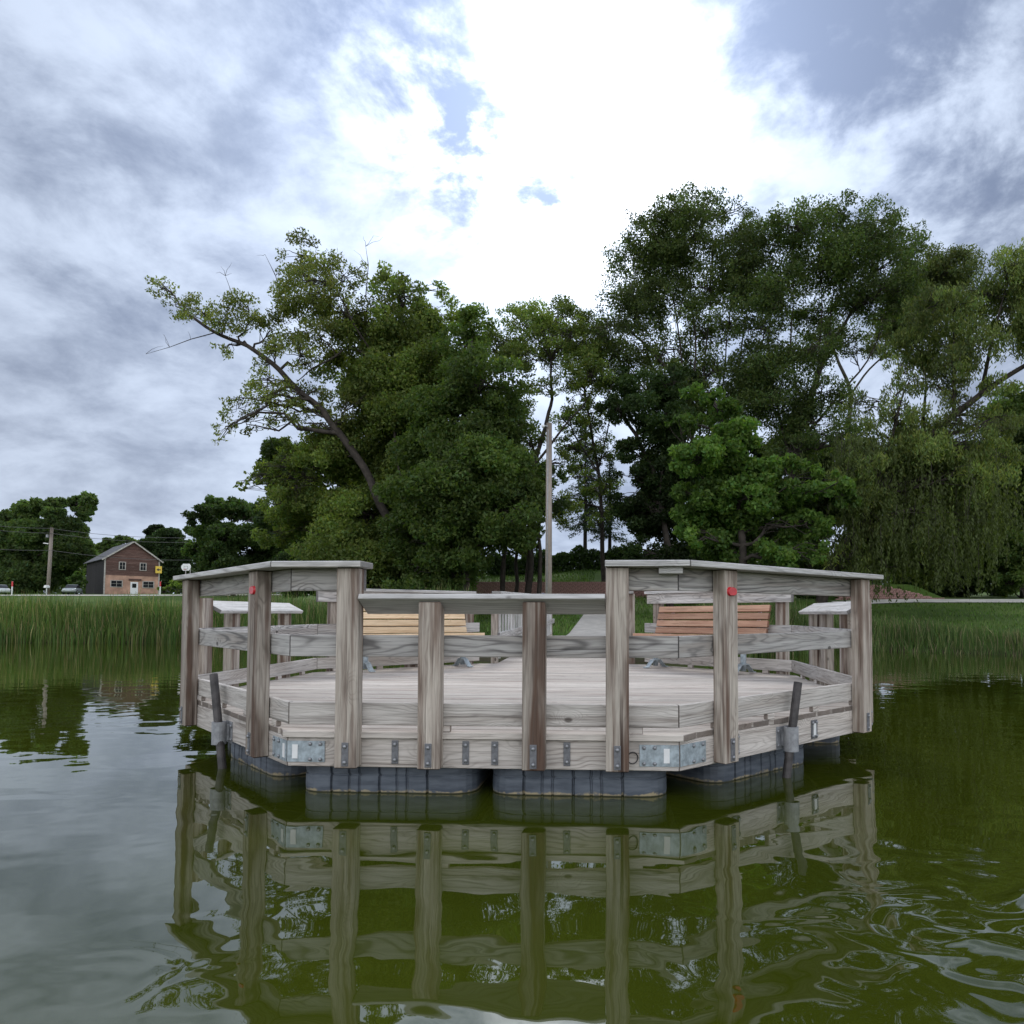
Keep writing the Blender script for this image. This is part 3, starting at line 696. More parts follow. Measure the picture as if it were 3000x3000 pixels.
def tree(name, label, cat, Y, stems, lobes, col, seed, dens=1., leaf=(.21, .115), bark=None, spread=1.5, droop=0., flat=.75, r0=.22, jit=.30, dup=.5, lk=1.2, group=None, extra=None, dark_twigs=()):
    rng = np.random.default_rng(seed)
    d0 = Y-CAM[1]; k = S_*d0/F                 # metres per listed pixel
    st = []
    for si, path in enumerate(stems):
        pts = [ony(x*S_, y*S_, Y+(0 if si == 0 else rng.normal()*.5)) for x, y in path]
        if si == 0:
            b = pts[0].copy(); b[2] = min(b[2], TR(b[0], b[1])+.1); b2 = b.copy(); b2[2] = TR(b[0], b[1])-.25
            pts = [b2]+([b] if np.linalg.norm(b-b2) > .4 else [])+pts[1:] if pts[0][2] < b[2]+.5 else [b2]+pts
        pts = np.array(pts)
        # resample smoothly
        tt_ = np.linspace(0, len(pts)-1, (len(pts)-1)*4+1)
        pts = np.stack([np.interp(tt_, range(len(pts)), pts[:, c_]) for c_ in range(3)], 1)
        pts[2:-1] += rng.normal(size=(len(pts)-3, 3))*.16*np.array([1, 1, .3])
        for _ in range(2): pts[1:-1] = (pts[:-2]+2*pts[1:-1]+pts[2:])/4
        if si == 0: rr = np.linspace(r0*1.15, r0*.28, len(pts))
        else: rr = np.linspace(r0*.42, r0*.10, len(pts))
        st.append((pts, rr))
    root = st[0][0][0]
    o = empty(name, (root[0], root[1], TR(root[0], root[1])), 0, label, cat, group)
    org = np.array(o.location)
    nodes = np.concatenate([s[0] for s in st]); nrad = np.concatenate([s[1] for s in st])
    paths = list(st); C, A, Bv, Ls, Ws, Cc = [], [], [], [], [], []
    L2 = []
    for lb in lobes:
        L2.append((lb[0], lb[1], lb[2]*lk, rng.normal()*spread*.6))
        if rng.random() < dup:
            L2.append((lb[0]+rng.normal()*lb[2]*.4, lb[1]+abs(rng.normal())*lb[2]*.5, lb[2]*.95*lk, rng.choice([-1, 1])*spread*rng.uniform(.6, 1.4)))
    for (lx, ly, lr, dyo) in L2:
        c = ony(lx*S_, ly*S_, Y+dyo); R = lr*k
        dd = np.linalg.norm(nodes-c, axis=1) + np.where(nodes[:, 2] > c[2]-.2*R, 3., 0.)*R
        j = int(np.argmin(dd)); br = curve(nodes[j], c, rng, 7, .06, .10)
        rb = min(nrad[j]*.55, .02+.016*np.linalg.norm(c-nodes[j])+.02)
        paths.append((br, np.linspace(rb*1.15, .018, 7)))
        ns = max(6, int(9*(R/1.2)**1.6))
        dirs = rnd_dir(rng, ns); rad_ = rng.uniform(.35, 1., ns)**.6
        cs = c+dirs*rad_[:, None]*np.array([R, R*1.05, R*flat])*.9
        tone = 1+rng.normal()*.20
        for s_i in range(ns):
            a0 = br[rng.integers(2, 7)]
            tw = curve(a0, cs[s_i], rng, 4, .05, .12); paths.append((tw, np.linspace(.028, .008, 4)))
            rs = R*rng.uniform(.24, .43)
            nl = int(dens*115*(rs/.5)**2)
            if nl < 4: nl = 4
            u_ = rnd_dir(rng, nl)*(rng.uniform(0, 1, nl)**.42)[:, None]
            P_ = cs[s_i]+u_*np.array([rs, rs, rs*.72])
            if droop: P_[:, 2] -= np.abs(rng.normal(size=nl))*droop*rs
            ax = rnd_dir(rng, nl); ax[:, 2] -= .35 + 1.6*min(1, droop); ax /= np.linalg.norm(ax, axis=1, keepdims=True)
            bx_ = np.cross(ax, rnd_dir(rng, nl)); bx_ /= np.linalg.norm(bx_, axis=1, keepdims=True)+1e-9
            C.append(P_); A.append(ax); Bv.append(bx_)
            Ls.append(leaf[0]*rng.uniform(.45, 1.45, nl)); Ws.append(leaf[1]*rng.uniform(.7, 1.2, nl))
            v = tone*(1+rng.normal(size=(nl, 1))*jit*.6)*(1+rng.normal()*.16)
            hue = rng.normal(size=(nl, 1))*jit*.4
            cc = 1.42*np.array(col)[None]*np.clip(v, .45, 1.7)*np.concatenate([1+hue, 1+hue*.2, 1-hue*.5], 1)
            Cc.append(np.clip(cc, .004, .6))
    for tw_ in dark_twigs:                      # bare dead twigs
        pts = np.array([ony(x*S_, y*S_, Y+rng.normal()*.2) for x, y in tw_]); paths.append((pts, np.linspace(.035, .008, len(pts))))
        for f_ in range(5):
            a = pts[rng.integers(1, len(pts))]; e = a+np.array([rng.normal()*.7, rng.normal()*.3, rng.uniform(.1, .9)]); paths.append((curve(a, e, rng, 4, .05, .12), np.linspace(.014, .004, 4)))
    V, I = tube_set(paths)
    mesh_obj('trunk', big_mesh('trunk', V-org, 4, I, None, bark or M_BARK, True), None, o)
    C = np.concatenate(C)
    mesh_obj('crown', leaf_mesh('crown', C-org, np.concatenate(A), np.concatenate(Bv), np.concatenate(Ls), np.concatenate(Ws), np.concatenate(Cc), M_LEAF), None, o)
    TREES.append((name, len(C)))
    return o
def ring_lobes(cx_, cy_, rx, ry, n, r, seed):
    rng = np.random.default_rng(seed); a = np.linspace(0, 2*np.pi, n, endpoint=False)+rng.uniform(0, 1)
    return [(cx_+rx*math.cos(q)*rng.uniform(.6, 1), cy_+ry*math.sin(q)*rng.uniform(.6, 1), r*rng.uniform(.8, 1.2)) for q in a]
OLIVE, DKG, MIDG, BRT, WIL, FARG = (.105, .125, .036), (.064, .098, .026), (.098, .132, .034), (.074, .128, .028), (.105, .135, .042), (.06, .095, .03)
tree('leaning_tree', 'tall thin-leaved tree with a long limb reaching out over the reeds', 'tree', 36,
     [[(800, 1118), (750, 1000), (700, 905), (640, 815), (595, 765), (555, 730), (515, 690), (465, 652), (405, 628), (350, 590)],
      [(770, 1040), (755, 880), (740, 770), (715, 700), (685, 640), (640, 560), (605, 480)],
      [(720, 705), (690, 665), (655, 655), (605, 690), (560, 720)]],
     [(305, 540, 26), (345, 575, 34), (385, 590, 38), (430, 600, 42), (420, 655, 24), (470, 585, 40), (515, 630, 44), (500, 690, 24), (560, 560, 50), (555, 490, 32), (575, 450, 32), (610, 510, 48),
      (650, 520, 38), (680, 510, 24), (640, 590, 48), (450, 770, 32), (485, 745, 34), (520, 775, 36), (425, 805, 24), (465, 800, 26), (500, 715, 30), (415, 830, 12), (545, 740, 34), (600, 735, 32), (640, 785, 34), (565, 770, 28), (680, 760, 38), (610, 840, 30), (520, 660, 30), (660, 660, 34), (555, 660, 40), (600, 630, 45), (690, 590, 50), (575, 800, 30)],
     OLIVE, 11, .7, (.19, .095), M_BARK, 1.3, .25, .8, .26, dup=.3,
     dark_twigs=[[(405, 628), (360, 640), (320, 655), (275, 668)], [(450, 600), (440, 560), (425, 520)], [(530, 560), (520, 520), (500, 480)], [(690, 560), (695, 500), (690, 465)]])
tree('maple_tree', 'dense dark green maple with drooping feathery lower boughs', 'tree', 39,
     [[(780, 1118), (775, 950), (770, 800), (765, 680), (755, 560)], [(775, 900), (700, 800), (650, 740)], [(776, 960), (680, 930), (600, 900)]],
     [(735, 535, 35), (765, 560, 45), (700, 630, 55), (770, 630, 62), (830, 600, 45), (825, 545, 22), (660, 710, 55), (730, 720, 72), (800, 700, 72), (640, 845, 60), (700, 850, 78), (595, 880, 40),
      (560, 845, 24), (530, 862, 24), (500, 880, 20), (476, 900, 16), (455, 915, 11), (545, 895, 24), (510, 905, 18), (600, 960, 62), (690, 970, 80), (560, 990, 45), (770, 900, 80), (640, 1040, 62), (720, 1060, 62), (590, 1060, 45), (530, 950, 40)],
     MIDG, 12, .95, (.22, .125), M_BARK, 1.8, .12)
tree('maple_tree', 'dense broad maple, darkest crown, beside the light pole', 'tree', 34,
     [[(875, 1118), (870, 980), (868, 850), (880, 720), (890, 640)], [(870, 950), (930, 860), (960, 800)]],
     [(865, 650, 52), (900, 610, 42), (840, 740, 68), (915, 720, 66), (830, 840, 80), (900, 840, 80), (955, 790, 52), (850, 940, 82), (920, 940, 72), (965, 890, 48), (800, 1010, 70), (870, 1030, 68),
      (940, 1010, 38), (780, 930, 60), (790, 1070, 45), (850, 1080, 45)],
     DKG, 13, 1.1, (.22, .125), M_BARK, 1.8)
tree('slender_tree', 'open-crowned tree with visible curving limbs behind the light pole', 'tree', 42,
     [[(1000, 1118), (1003, 1000), (1006, 880), (1030, 790), (1046, 740), (1040, 680)], [(1006, 880), (1060, 810), (1100, 770), (1120, 730)], [(1010, 860), (985, 790), (965, 720)], [(950, 1118), (955, 1000), (962, 880), (968, 790)]],
     [(950, 640, 42), (975, 600, 30), (1010, 600, 42), (1050, 590, 44), (1095, 600, 36), (1120, 640, 36), (990, 670, 40), (1045, 665, 44), (1095, 680, 42), (980, 750, 40), (1030, 730, 26), (1095, 745, 32),
      (990, 830, 40), (1070, 870, 24), (1000, 920, 44), (960, 960, 40), (1060, 950, 34), (985, 1010, 30), (940, 900, 44)],
     MIDG, 14, .8, (.2, .1), M_BARK, 1.6, .1, dup=.85)
tree('elm_tree', 'tall vase-shaped tree with many upright stems and a rounded top', 'tree', 43,
     [[(1330, 1110), (1318, 950), (1308, 850), (1290, 760), (1255, 690), (1205, 640), (1165, 605)], [(1312, 880), (1300, 760), (1280, 640), (1262, 520), (1255, 430)], [(1315, 900), (1325, 760), (1340, 600), (1345, 470)],
      [(1330, 1000), (1375, 850), (1395, 700), (1410, 560), (1420, 480)], [(1310, 860), (1240, 760), (1190, 700), (1150, 660)], [(1385, 780), (1430, 680), (1450, 580)], [(1315, 900), (1270, 790), (1225, 690), (1205, 580)], [(1318, 920), (1345, 790), (1375, 650), (1385, 520)], [(1300, 780), (1315, 660), (1305, 540), (1310, 420)]],
     [(1165, 615, 38), (1190, 545, 42), (1180, 480, 32), (1225, 440, 42), (1265, 395, 32), (1305, 375, 30), (1345, 385, 30), (1385, 400, 30), (1310, 440, 50), (1255, 500, 52), (1380, 460, 46), (1425, 440, 34),
      (1205, 590, 38), (1330, 530, 44), (1420, 520, 46), (1280, 590, 40), (1145, 665, 34), (1200, 660, 34), (1360, 620, 36), (1300, 690, 30), (1240, 560, 36), (1290, 740, 38), (1345, 700, 40), (1235, 700, 34), (1400, 700, 40), (1350, 790, 44), (1450, 560, 34), (1180, 700, 30), (1270, 660, 34), (1320, 620, 32), (1380, 560, 34), (1310, 780, 36)],
     (.062, .088, .028), 15, .50, (.19, .10), M_BARK, 1.8, .2, r0=.2, dup=.9, lk=1.45)
tree('ash_tree', 'tall spreading tree with dark forked limbs above the willow', 'tree', 42,
     [[(1490, 1110), (1492, 980), (1495, 860), (1520, 760), (1560, 660), (1610, 570), (1660, 490)], [(1494, 880), (1500, 760), (1498, 620), (1500, 480)], [(1496, 850), (1550, 720), (1570, 620), (1580, 500)], [(1500, 840), (1590, 740), (1650, 660), (1700, 560)], [(1494, 870), (1460, 760), (1445, 660), (1460, 540)], [(1500, 860), (1535, 740), (1545, 620), (1545, 480)]],
     [(1470, 450, 38), (1515, 420, 40), (1560, 410, 32), (1600, 400, 34), (1645, 420, 42), (1690, 445, 36), (1715, 480, 26), (1665, 500, 50), (1600, 480, 50), (1540, 500, 48), (1480, 540, 40), (1580, 570, 40), (1700, 540, 30),
      (1630, 560, 36), (1455, 690, 52), (1515, 680, 44), (1410, 740, 48), (1475, 770, 50), (1540, 800, 44), (1440, 620, 36), (1600, 820, 36), (1500, 850, 40), (1560, 640, 34), (1520, 600, 34), (1460, 560, 30), (1600, 640, 26), (1540, 740, 36), (1430, 680, 36), (1590, 760, 26), (1660, 590, 28)],
     (.055, .082, .025), 16, .50, (.19, .10), M_BARK, 1.8, .15, r0=.22, dup=.9, lk=1.45)
tree('forked_tree', 'pale forked trunk standing behind the spreading tree and willow', 'tree', 49,
     [[(1602, 1110), (1604, 900), (1605, 760), (1590, 700), (1570, 650), (1555, 600)], [(1605, 745), (1640, 695), (1690, 655), (1720, 590), (1735, 530)], [(1660, 680), (1700, 650), (1750, 640)]],
     [(1735, 560, 40), (1700, 610, 34), (1760, 600, 38), (1740, 510, 34), (1790, 510, 36), (1650, 640, 24), (1560, 620, 24), (1620, 850, 30), (1640, 900, 40)],
     (.075, .095, .035), 17, 0.8, (.22, .10), M_BARKP, 1.4, .3, r0=.2, lk=1.6, dup=.8)
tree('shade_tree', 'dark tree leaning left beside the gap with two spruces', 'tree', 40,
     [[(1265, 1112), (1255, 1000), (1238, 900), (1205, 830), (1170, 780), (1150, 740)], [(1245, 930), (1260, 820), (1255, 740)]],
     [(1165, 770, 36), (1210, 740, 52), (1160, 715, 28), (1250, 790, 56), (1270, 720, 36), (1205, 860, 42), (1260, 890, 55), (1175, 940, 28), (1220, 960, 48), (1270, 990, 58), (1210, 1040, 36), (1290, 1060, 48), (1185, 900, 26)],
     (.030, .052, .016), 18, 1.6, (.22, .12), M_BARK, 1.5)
tree('young_maple', 'bright green maple with layered boughs in front of the darker trees', 'tree', 31,
     [[(1400, 1118), (1396, 1000), (1385, 900), (1365, 800), (1345, 745)], [(1392, 960), (1450, 900), (1520, 910)], [(1394, 1000), (1340, 920), (1300, 880)]],
     [(1325, 740, 34), (1355, 770, 36), (1300, 800, 28), (1385, 815, 42), (1330, 860, 48), (1400, 890, 52), (1460, 880, 40), (1335, 940, 52), (1430, 960, 54), (1500, 930, 44), (1555, 905, 36), (1590, 935, 28),
      (1520, 990, 44), (1460, 1030, 44), (1370, 1030, 46), (1560, 990, 30), (1295, 930, 30), (1300, 1000, 30), (1540, 1040, 28)],
     BRT, 19, 1.5, (.22, .15), M_BARK, 1.5, .1, .62, dup=.9)
tree('willow_tree', 'big willow leaning over the shore with long hanging curtains of leaves', 'willow', 34,
     [[(1550, 1118), (1590, 1030), (1650, 940), (1720, 862), (1790, 790), (1850, 742), (1935, 690), (2010, 640)], [(1740, 845), (1745, 760), (1740, 690)], [(1800, 780), (1790, 690), (1800, 600)], [(1850, 742), (1880, 640), (1900, 540)], [(1650, 940), (1690, 800), (1715, 720)]],
     [(1755, 560, 36), (1795, 580, 44), (1735, 640, 42), (1705, 690, 26), (1790, 660, 42), (1850, 560, 40), (1895, 510, 36), (1925, 580, 42), (1960, 500, 46), (1850, 640, 34), (1925, 490, 28), (1990, 580, 50), (1770, 730, 30), (1640, 810, 30), (1700, 790, 34), (1640, 860, 42), (1700, 850, 46), (1760, 830, 44), (1820, 850, 40), (1850, 900, 38), (1700, 930, 48), (1775, 920, 48), (1640, 940, 42), (1835, 970, 38), (1745, 1000, 40), (1660, 1010, 36), (1610, 890, 34), (1855, 830, 30), (1600, 1050, 30), (1640, 760, 26), (1690, 745, 26), (1745, 785, 28), (1805, 755, 28), (1870, 790, 28), (1885, 860, 30), (1880, 720, 24), (1905, 800, 24)],
     WIL, 20, 1.15, (.24, .07), M_BARK, 1.3, .6, .8, .30, dup=.7, lk=1.4)
def curtain(parent_name):
    """hanging willow strands: added as a second leaf part of the willow"""
    w = [o for o in bpy.data.objects if o.name.startswith('willow_tree') and o.parent is None][0]
    rng = np.random.default_rng(77); org = np.array(w.location); C, A, Bv, Cc, paths = [], [], [], [], []
    tops = [(1600, 830, 900), (1650, 820, 1000), (1700, 830, 1060), (1750, 830, 1050), (1800, 840, 1100), (1850, 850, 1030), (1875, 900, 1010), (1620, 930, 1060), (1680, 930, 1070), (1730, 930, 1060), (1780, 950, 1115), (1830, 950, 1110), (1860, 950, 1060), (1640, 1010, 1120), (1600, 960, 1080), (1690, 1000, 1070)]
    for (x, y0, y1) in tops:
        for k in range(62):
            px = x+rng.normal()*30; Y = 34+rng.normal()*1.6; ya = y0+rng.uniform(-10, max(20, y1-y0-40)); yb = min(y1+rng.normal()*20, ya+rng.uniform(35, 120))
            if yb-ya < 25: continue
            a = ony(px*S_, ya*S_, Y); b = ony((px+rng.normal()*8)*S_, yb*S_, Y); n = max(6, int(np.linalg.norm(b-a)/.065))
            t_ = np.sort(rng.uniform(0, 1, n))[:, None]; P_ = a+(b-a)*t_+rng.normal(size=(n, 3))*.055
            ax = rnd_dir(rng, n)*.55; ax[:, 2] -= 1.; ax /= np.linalg.norm(ax, axis=1, keepdims=True)
            bx_ = np.cross(ax, rnd_dir(rng, n)); bx_ /= np.linalg.norm(bx_, axis=1, keepdims=True)+1e-9
            C.append(P_); A.append(ax); Bv.append(bx_); v = (1+rng.normal()*.18)*(1+rng.normal(size=(n, 1))*.16)
            Cc.append(np.clip(np.array([.085, .112, .036])[None]*v, .01, .5))
            if k % 6 == 0: paths.append((np.array([a+[0, 0, .3], a*.5+b*.5, b]), [.012, .008, .004]))
    C = np.concatenate(C); n = len(C); rng2 = np.random.default_rng(3)
    mesh_obj('hanging_foliage', leaf_mesh('hanging_foliage', C-org, np.concatenate(A), np.concatenate(Bv), rng2.uniform(.14, .28, n), rng2.uniform(.05, .10, n), np.concatenate(Cc), M_LEAF), None, w)
    V, I = tube_set(paths); tag(mesh_obj('hanging_twigs', big_mesh('hanging_twigs', V-org, 4, I, None, M_BARK), None, w), kind='stuff')
curtain('willow_tree')
tree('gap_tree', 'light leafy tree closing the gap above the two spruces', 'tree', 47,
     [[(1140, 1112), (1138, 1000), (1128, 880), (1110, 780), (1100, 700)], [(1132, 900), (1085, 820), (1065, 760)], [(1130, 880), (1150, 790), (1160, 720)]],
     [(1075, 720, 30), (1115, 720, 32), (1150, 700, 30), (1085, 780, 30), (1130, 780, 32), (1165, 760, 26), (1065, 840, 26), (1105, 850, 30), (1145, 850, 30), (1080, 900, 24), (1120, 920, 26), (1155, 910, 24), (1060, 650, 30), (1130, 650, 30), (1075, 945, 22), (1165, 960, 24), (1115, 975, 20), (1090, 830, 28), (1130, 830, 28), (1060, 790, 26)],
     (.075, .105, .03), 28, .62, (.21, .11), M_BARK, 1.5, .15, dup=.6, r0=.16)
tree('thicket_tree', 'dark leafy tree behind the willow curtain, low boughs above the gravel path', 'tree', 52,
     [[(1930, 1125), (1928, 1000), (1925, 880), (1920, 760)], [(1926, 960), (1890, 900)]],
     [(1905, 770, 45), (1935, 850, 55), (1890, 900, 42), (1925, 960, 58), (1890, 1000, 42), (1930, 1040, 52), (1885, 1065, 40), (1960, 1000, 60), (1965, 890, 60), (1900, 1095, 30), (1850, 1000, 40)],
     DKG, 21, 1.2, (.26, .14), M_BARK, 1.6)
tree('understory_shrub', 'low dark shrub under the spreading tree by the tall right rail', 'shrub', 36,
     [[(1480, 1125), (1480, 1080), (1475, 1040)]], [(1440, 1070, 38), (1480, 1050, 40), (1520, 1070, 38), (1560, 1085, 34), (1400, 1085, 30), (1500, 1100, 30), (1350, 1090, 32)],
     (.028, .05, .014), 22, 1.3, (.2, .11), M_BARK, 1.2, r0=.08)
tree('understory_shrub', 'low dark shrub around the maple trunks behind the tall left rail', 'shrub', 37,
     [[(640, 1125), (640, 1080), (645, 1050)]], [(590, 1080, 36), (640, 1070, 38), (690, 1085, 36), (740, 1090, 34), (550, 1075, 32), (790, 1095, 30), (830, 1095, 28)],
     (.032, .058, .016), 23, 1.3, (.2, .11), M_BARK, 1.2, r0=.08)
def grid_lobes(x0, x1, y0, y1, step, r, seed, skip=None):
    rg = np.random.default_rng(seed); L = []
    for yy in np.arange(y0, y1, step):
        for xx in np.arange(x0, x1, step):
            q = (xx+rg.normal()*step*.3, yy+rg.normal()*step*.25, r*rg.uniform(.8, 1.2))
            if skip is None or not skip(q): L.append(q)
    return L
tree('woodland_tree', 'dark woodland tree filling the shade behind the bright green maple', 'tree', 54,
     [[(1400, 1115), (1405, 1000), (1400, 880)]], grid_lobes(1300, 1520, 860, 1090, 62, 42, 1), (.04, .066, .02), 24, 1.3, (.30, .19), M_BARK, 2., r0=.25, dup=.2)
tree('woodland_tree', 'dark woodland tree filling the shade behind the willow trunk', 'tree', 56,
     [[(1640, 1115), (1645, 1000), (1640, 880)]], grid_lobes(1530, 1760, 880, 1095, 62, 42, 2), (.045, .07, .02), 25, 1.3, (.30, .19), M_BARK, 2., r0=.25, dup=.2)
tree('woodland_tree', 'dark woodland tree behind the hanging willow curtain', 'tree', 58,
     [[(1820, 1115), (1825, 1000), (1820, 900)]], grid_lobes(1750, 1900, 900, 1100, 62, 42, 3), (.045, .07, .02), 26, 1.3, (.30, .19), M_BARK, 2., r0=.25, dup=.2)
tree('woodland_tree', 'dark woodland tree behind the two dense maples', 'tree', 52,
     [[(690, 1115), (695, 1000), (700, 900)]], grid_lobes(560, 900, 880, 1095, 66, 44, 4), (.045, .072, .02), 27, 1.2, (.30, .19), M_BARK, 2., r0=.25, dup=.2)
for (x, Y, r_, sd, lab) in ((948, 40, .17, 71, 'thick dark trunk in the grove, farthest from the light pole'), (974, 44, .15, 72, 'straight dark trunk in the middle of the grove'),
                            (992, 47, .07, 73, 'thinnest dark trunk in the grove'), (1016, 38, .16, 74, 'thick dark trunk leaning near the blue bin')):
    tree('grove_tree', lab, 'tree', Y, [[(x, 1118), (x+3, 1050), (x-2, 980), (x+4, 900)]],
         [(x-22, 985, 26), (x+14, 960, 28), (x+2, 920, 30), (x-10, 1020, 20), (x+16, 900, 26)], (.04, .07, .018), sd, 1.2, (.22, .12), M_BARK, 1.2, r0=r_, group='dark trunks of the grove')
# far trees on the left
tree('far_tree', 'broad dark tree beyond the road behind the utility pole', 'tree', 118,
     [[(60, 1115), (62, 1050), (65, 990)], [(62, 1050), (130, 990), (155, 950)]],
     [(15, 985, 24), (50, 965, 24), (85, 960, 22), (20, 1020, 36), (70, 1010, 36), (115, 1000, 30), (110, 955, 18), (145, 950, 18), (165, 940, 14), (160, 970, 18), (175, 955, 9), (130, 1035, 32), (60, 1060, 38), (10, 1070, 38), (110, 1070, 34), (150, 1015, 16)],
     FARG, 31, .5, (.55, .36), M_BARK, 4., r0=.35)
tree('far_tree', 'pale green tree line beyond the barn roof', 'tree', 150,
     [[(205, 1110), (206, 1060), (208, 1030)]], [(185, 1040, 18), (210, 1028, 17), (235, 1025, 16), (200, 1060, 20), (235, 1055, 20), (255, 1030, 12), (175, 1070, 20)],
     (.075, .115, .035), 32, .5, (.6, .4), M_BARK, 3., r0=.3)
tree('far_tree', 'dark rounded tree right behind the barn gable', 'tree', 128,
     [[(310, 1112), (308, 1060), (305, 1020)]], [(295, 1005, 18), (320, 1012, 22), (335, 1040, 26), (300, 1040, 28), (275, 1020, 14), (325, 1075, 30), (345, 1085, 24), (270, 1055, 22), (300, 1085, 24)],
     (.030, .052, .018), 33, .6, (.5, .34), M_BARK, 3., r0=.3)
tree('far_tree', 'tree with loose clumps between the barn and the tall shore trees', 'tree', 84,
     [[(440, 1116), (438, 1050), (435, 990)], [(438, 1050), (390, 1000), (375, 975)]],
     [(375, 970, 24), (410, 955, 24), (445, 958, 26), (480, 965, 28), (395, 1005, 30), (440, 1010, 34), (490, 1010, 34), (520, 980, 30), (370, 1040, 22), (410, 1055, 32), (460, 1065, 36), (510, 1060, 36), (365, 1000, 16), (540, 1030, 40)],
     (.04, .068, .02), 34, .55, (.42, .27), M_BARK, 3., r0=.3)
def far_wood():
    rng = np.random.default_rng(91); n = 30000
    x = rng.uniform(-190, 120, n); yy = 175+rng.uniform(0, 14, n); h = 7.+2.2*np.sin(x*.11)+1.6*np.sin(x*.31+1)+1.*np.sin(x*.83)
    h = h*(1-.72*sst(x, -32, -22)*(1-sst(x, 22, 34))); z = terrain(x, yy)+rng.uniform(0, 1, n)**.7*h
    ax = rnd_dir(rng, n); bx_ = np.cross(ax, rnd_dir(rng, n)); bx_ /= np.linalg.norm(bx_, axis=1, keepdims=True)+1e-9
    cc = np.clip(np.array([.06, .09, .034])[None]*(1+rng.normal(size=(n, 1))*.25)*(.8+.4*patchy(x*.12, z*.3, 1.))[:, None], .01, .4)
    o = mesh_obj('far_woodland', leaf_mesh('far_woodland', np.stack([x, yy, z], 1), ax, bx_, rng.uniform(.7, 1.5, n), rng.uniform(.5, 1., n), cc, M_LEAF), None)
    tag(o, 'far-off belt of green woodland beyond the road and barn', 'woodland', kind='stuff')
def patchy(x, y, s): return .5+.5*np.sin(x*.9*s+1.3*np.sin(y*.7))*np.cos(y*.8*s+x*.35)
far_wood()
tree('roadside_bush', 'small light green bush left of the barn wall', 'bush', 100,
     [[(145, 1116), (145, 1100)]], [(133, 1094, 9), (146, 1088, 10), (156, 1096, 8), (140, 1104, 8)], (.06, .11, .025), 35, .9, (.4, .25), M_BARK, .8, r0=.08)
tree('roadside_bush', 'pale weedy bush below the basketball hoop', 'bush', 99,
     [[(335, 1118), (335, 1104)]], [(318, 1108, 9), (332, 1100, 11), (345, 1106, 9), (305, 1112, 7)], (.10, .14, .035), 36, .8, (.35, .2), M_BARK, .8, r0=.06)
# spruces on the hill
def spruce(px, ytop, ybase, Y, seed, label):
    rng = np.random.default_rng(seed)
    top = ony(px*S_, ytop*S_, Y); X = top[0]; zb = TR(X, Y)
    o = empty('spruce_tree', (X, Y, zb), 0, label, 'spruce')
    H = top[2]-zb; paths = [(np.array([[0, 0, -.3], [0.05, 0, H*.5], [0, 0, H]]), [.20, .13, .03])]; C, A, Bv, Cc = [], [], [], []
    for h in np.arange(H*.27, H*.98, .34):
        Rr = (1-h/H)**.75*H*.24*rng.uniform(.65, 1.15)
        for a in rng.uniform(0, 2*np.pi, 5):
            e = np.array([math.cos(a)*Rr, math.sin(a)*Rr, h-.16*Rr+rng.normal()*.1]); s = np.array([0, 0, h])
            paths.append((np.array([s, (s+e)/2+[0, 0, .05], e]), [.03, .02, .006]))
            n = int(26*Rr)+4; t_ = rng.uniform(.2, 1, n)[:, None]; P_ = s+(e-s)*t_+rng.normal(size=(n, 3))*[.13, .13, .10]; P_[:, 2] -= rng.uniform(0, .22, n)
            ax = rnd_dir(rng, n)*.6+(e-s)/(Rr+.01)*.5; ax[:, 2] -= .3; ax /= np.linalg.norm(ax, axis=1, keepdims=True)
            bx_ = np.cross(ax, rnd_dir(rng, n)); bx_ /= np.linalg.norm(bx_, axis=1, keepdims=True)+1e-9
            C.append(P_); A.append(ax); Bv.append(bx_); Cc.append(np.clip(np.array([.028, .048, .024])[None]*(1+rng.normal(size=(n, 1))*.2), .006, .3))
    V, I = tube_set(paths); mesh_obj('trunk', big_mesh('trunk', V, 4, I, None, M_BARK, True), None, o)
    C = np.concatenate(C); n = len(C)
    mesh_obj('crown', leaf_mesh('crown', C, np.concatenate(A), np.concatenate(Bv), rng.uniform(.22, .42, n), rng.uniform(.05, .11, n), np.concatenate(Cc), M_LEAF), None, o)
spruce(1104, 790, 1040, 61, 41, 'thin spruce on the grassy bank, closer to the light pole')
spruce(1150, 850, 1040, 63, 42, 'thin spruce with bare lower trunk next to the dark leaning tree')
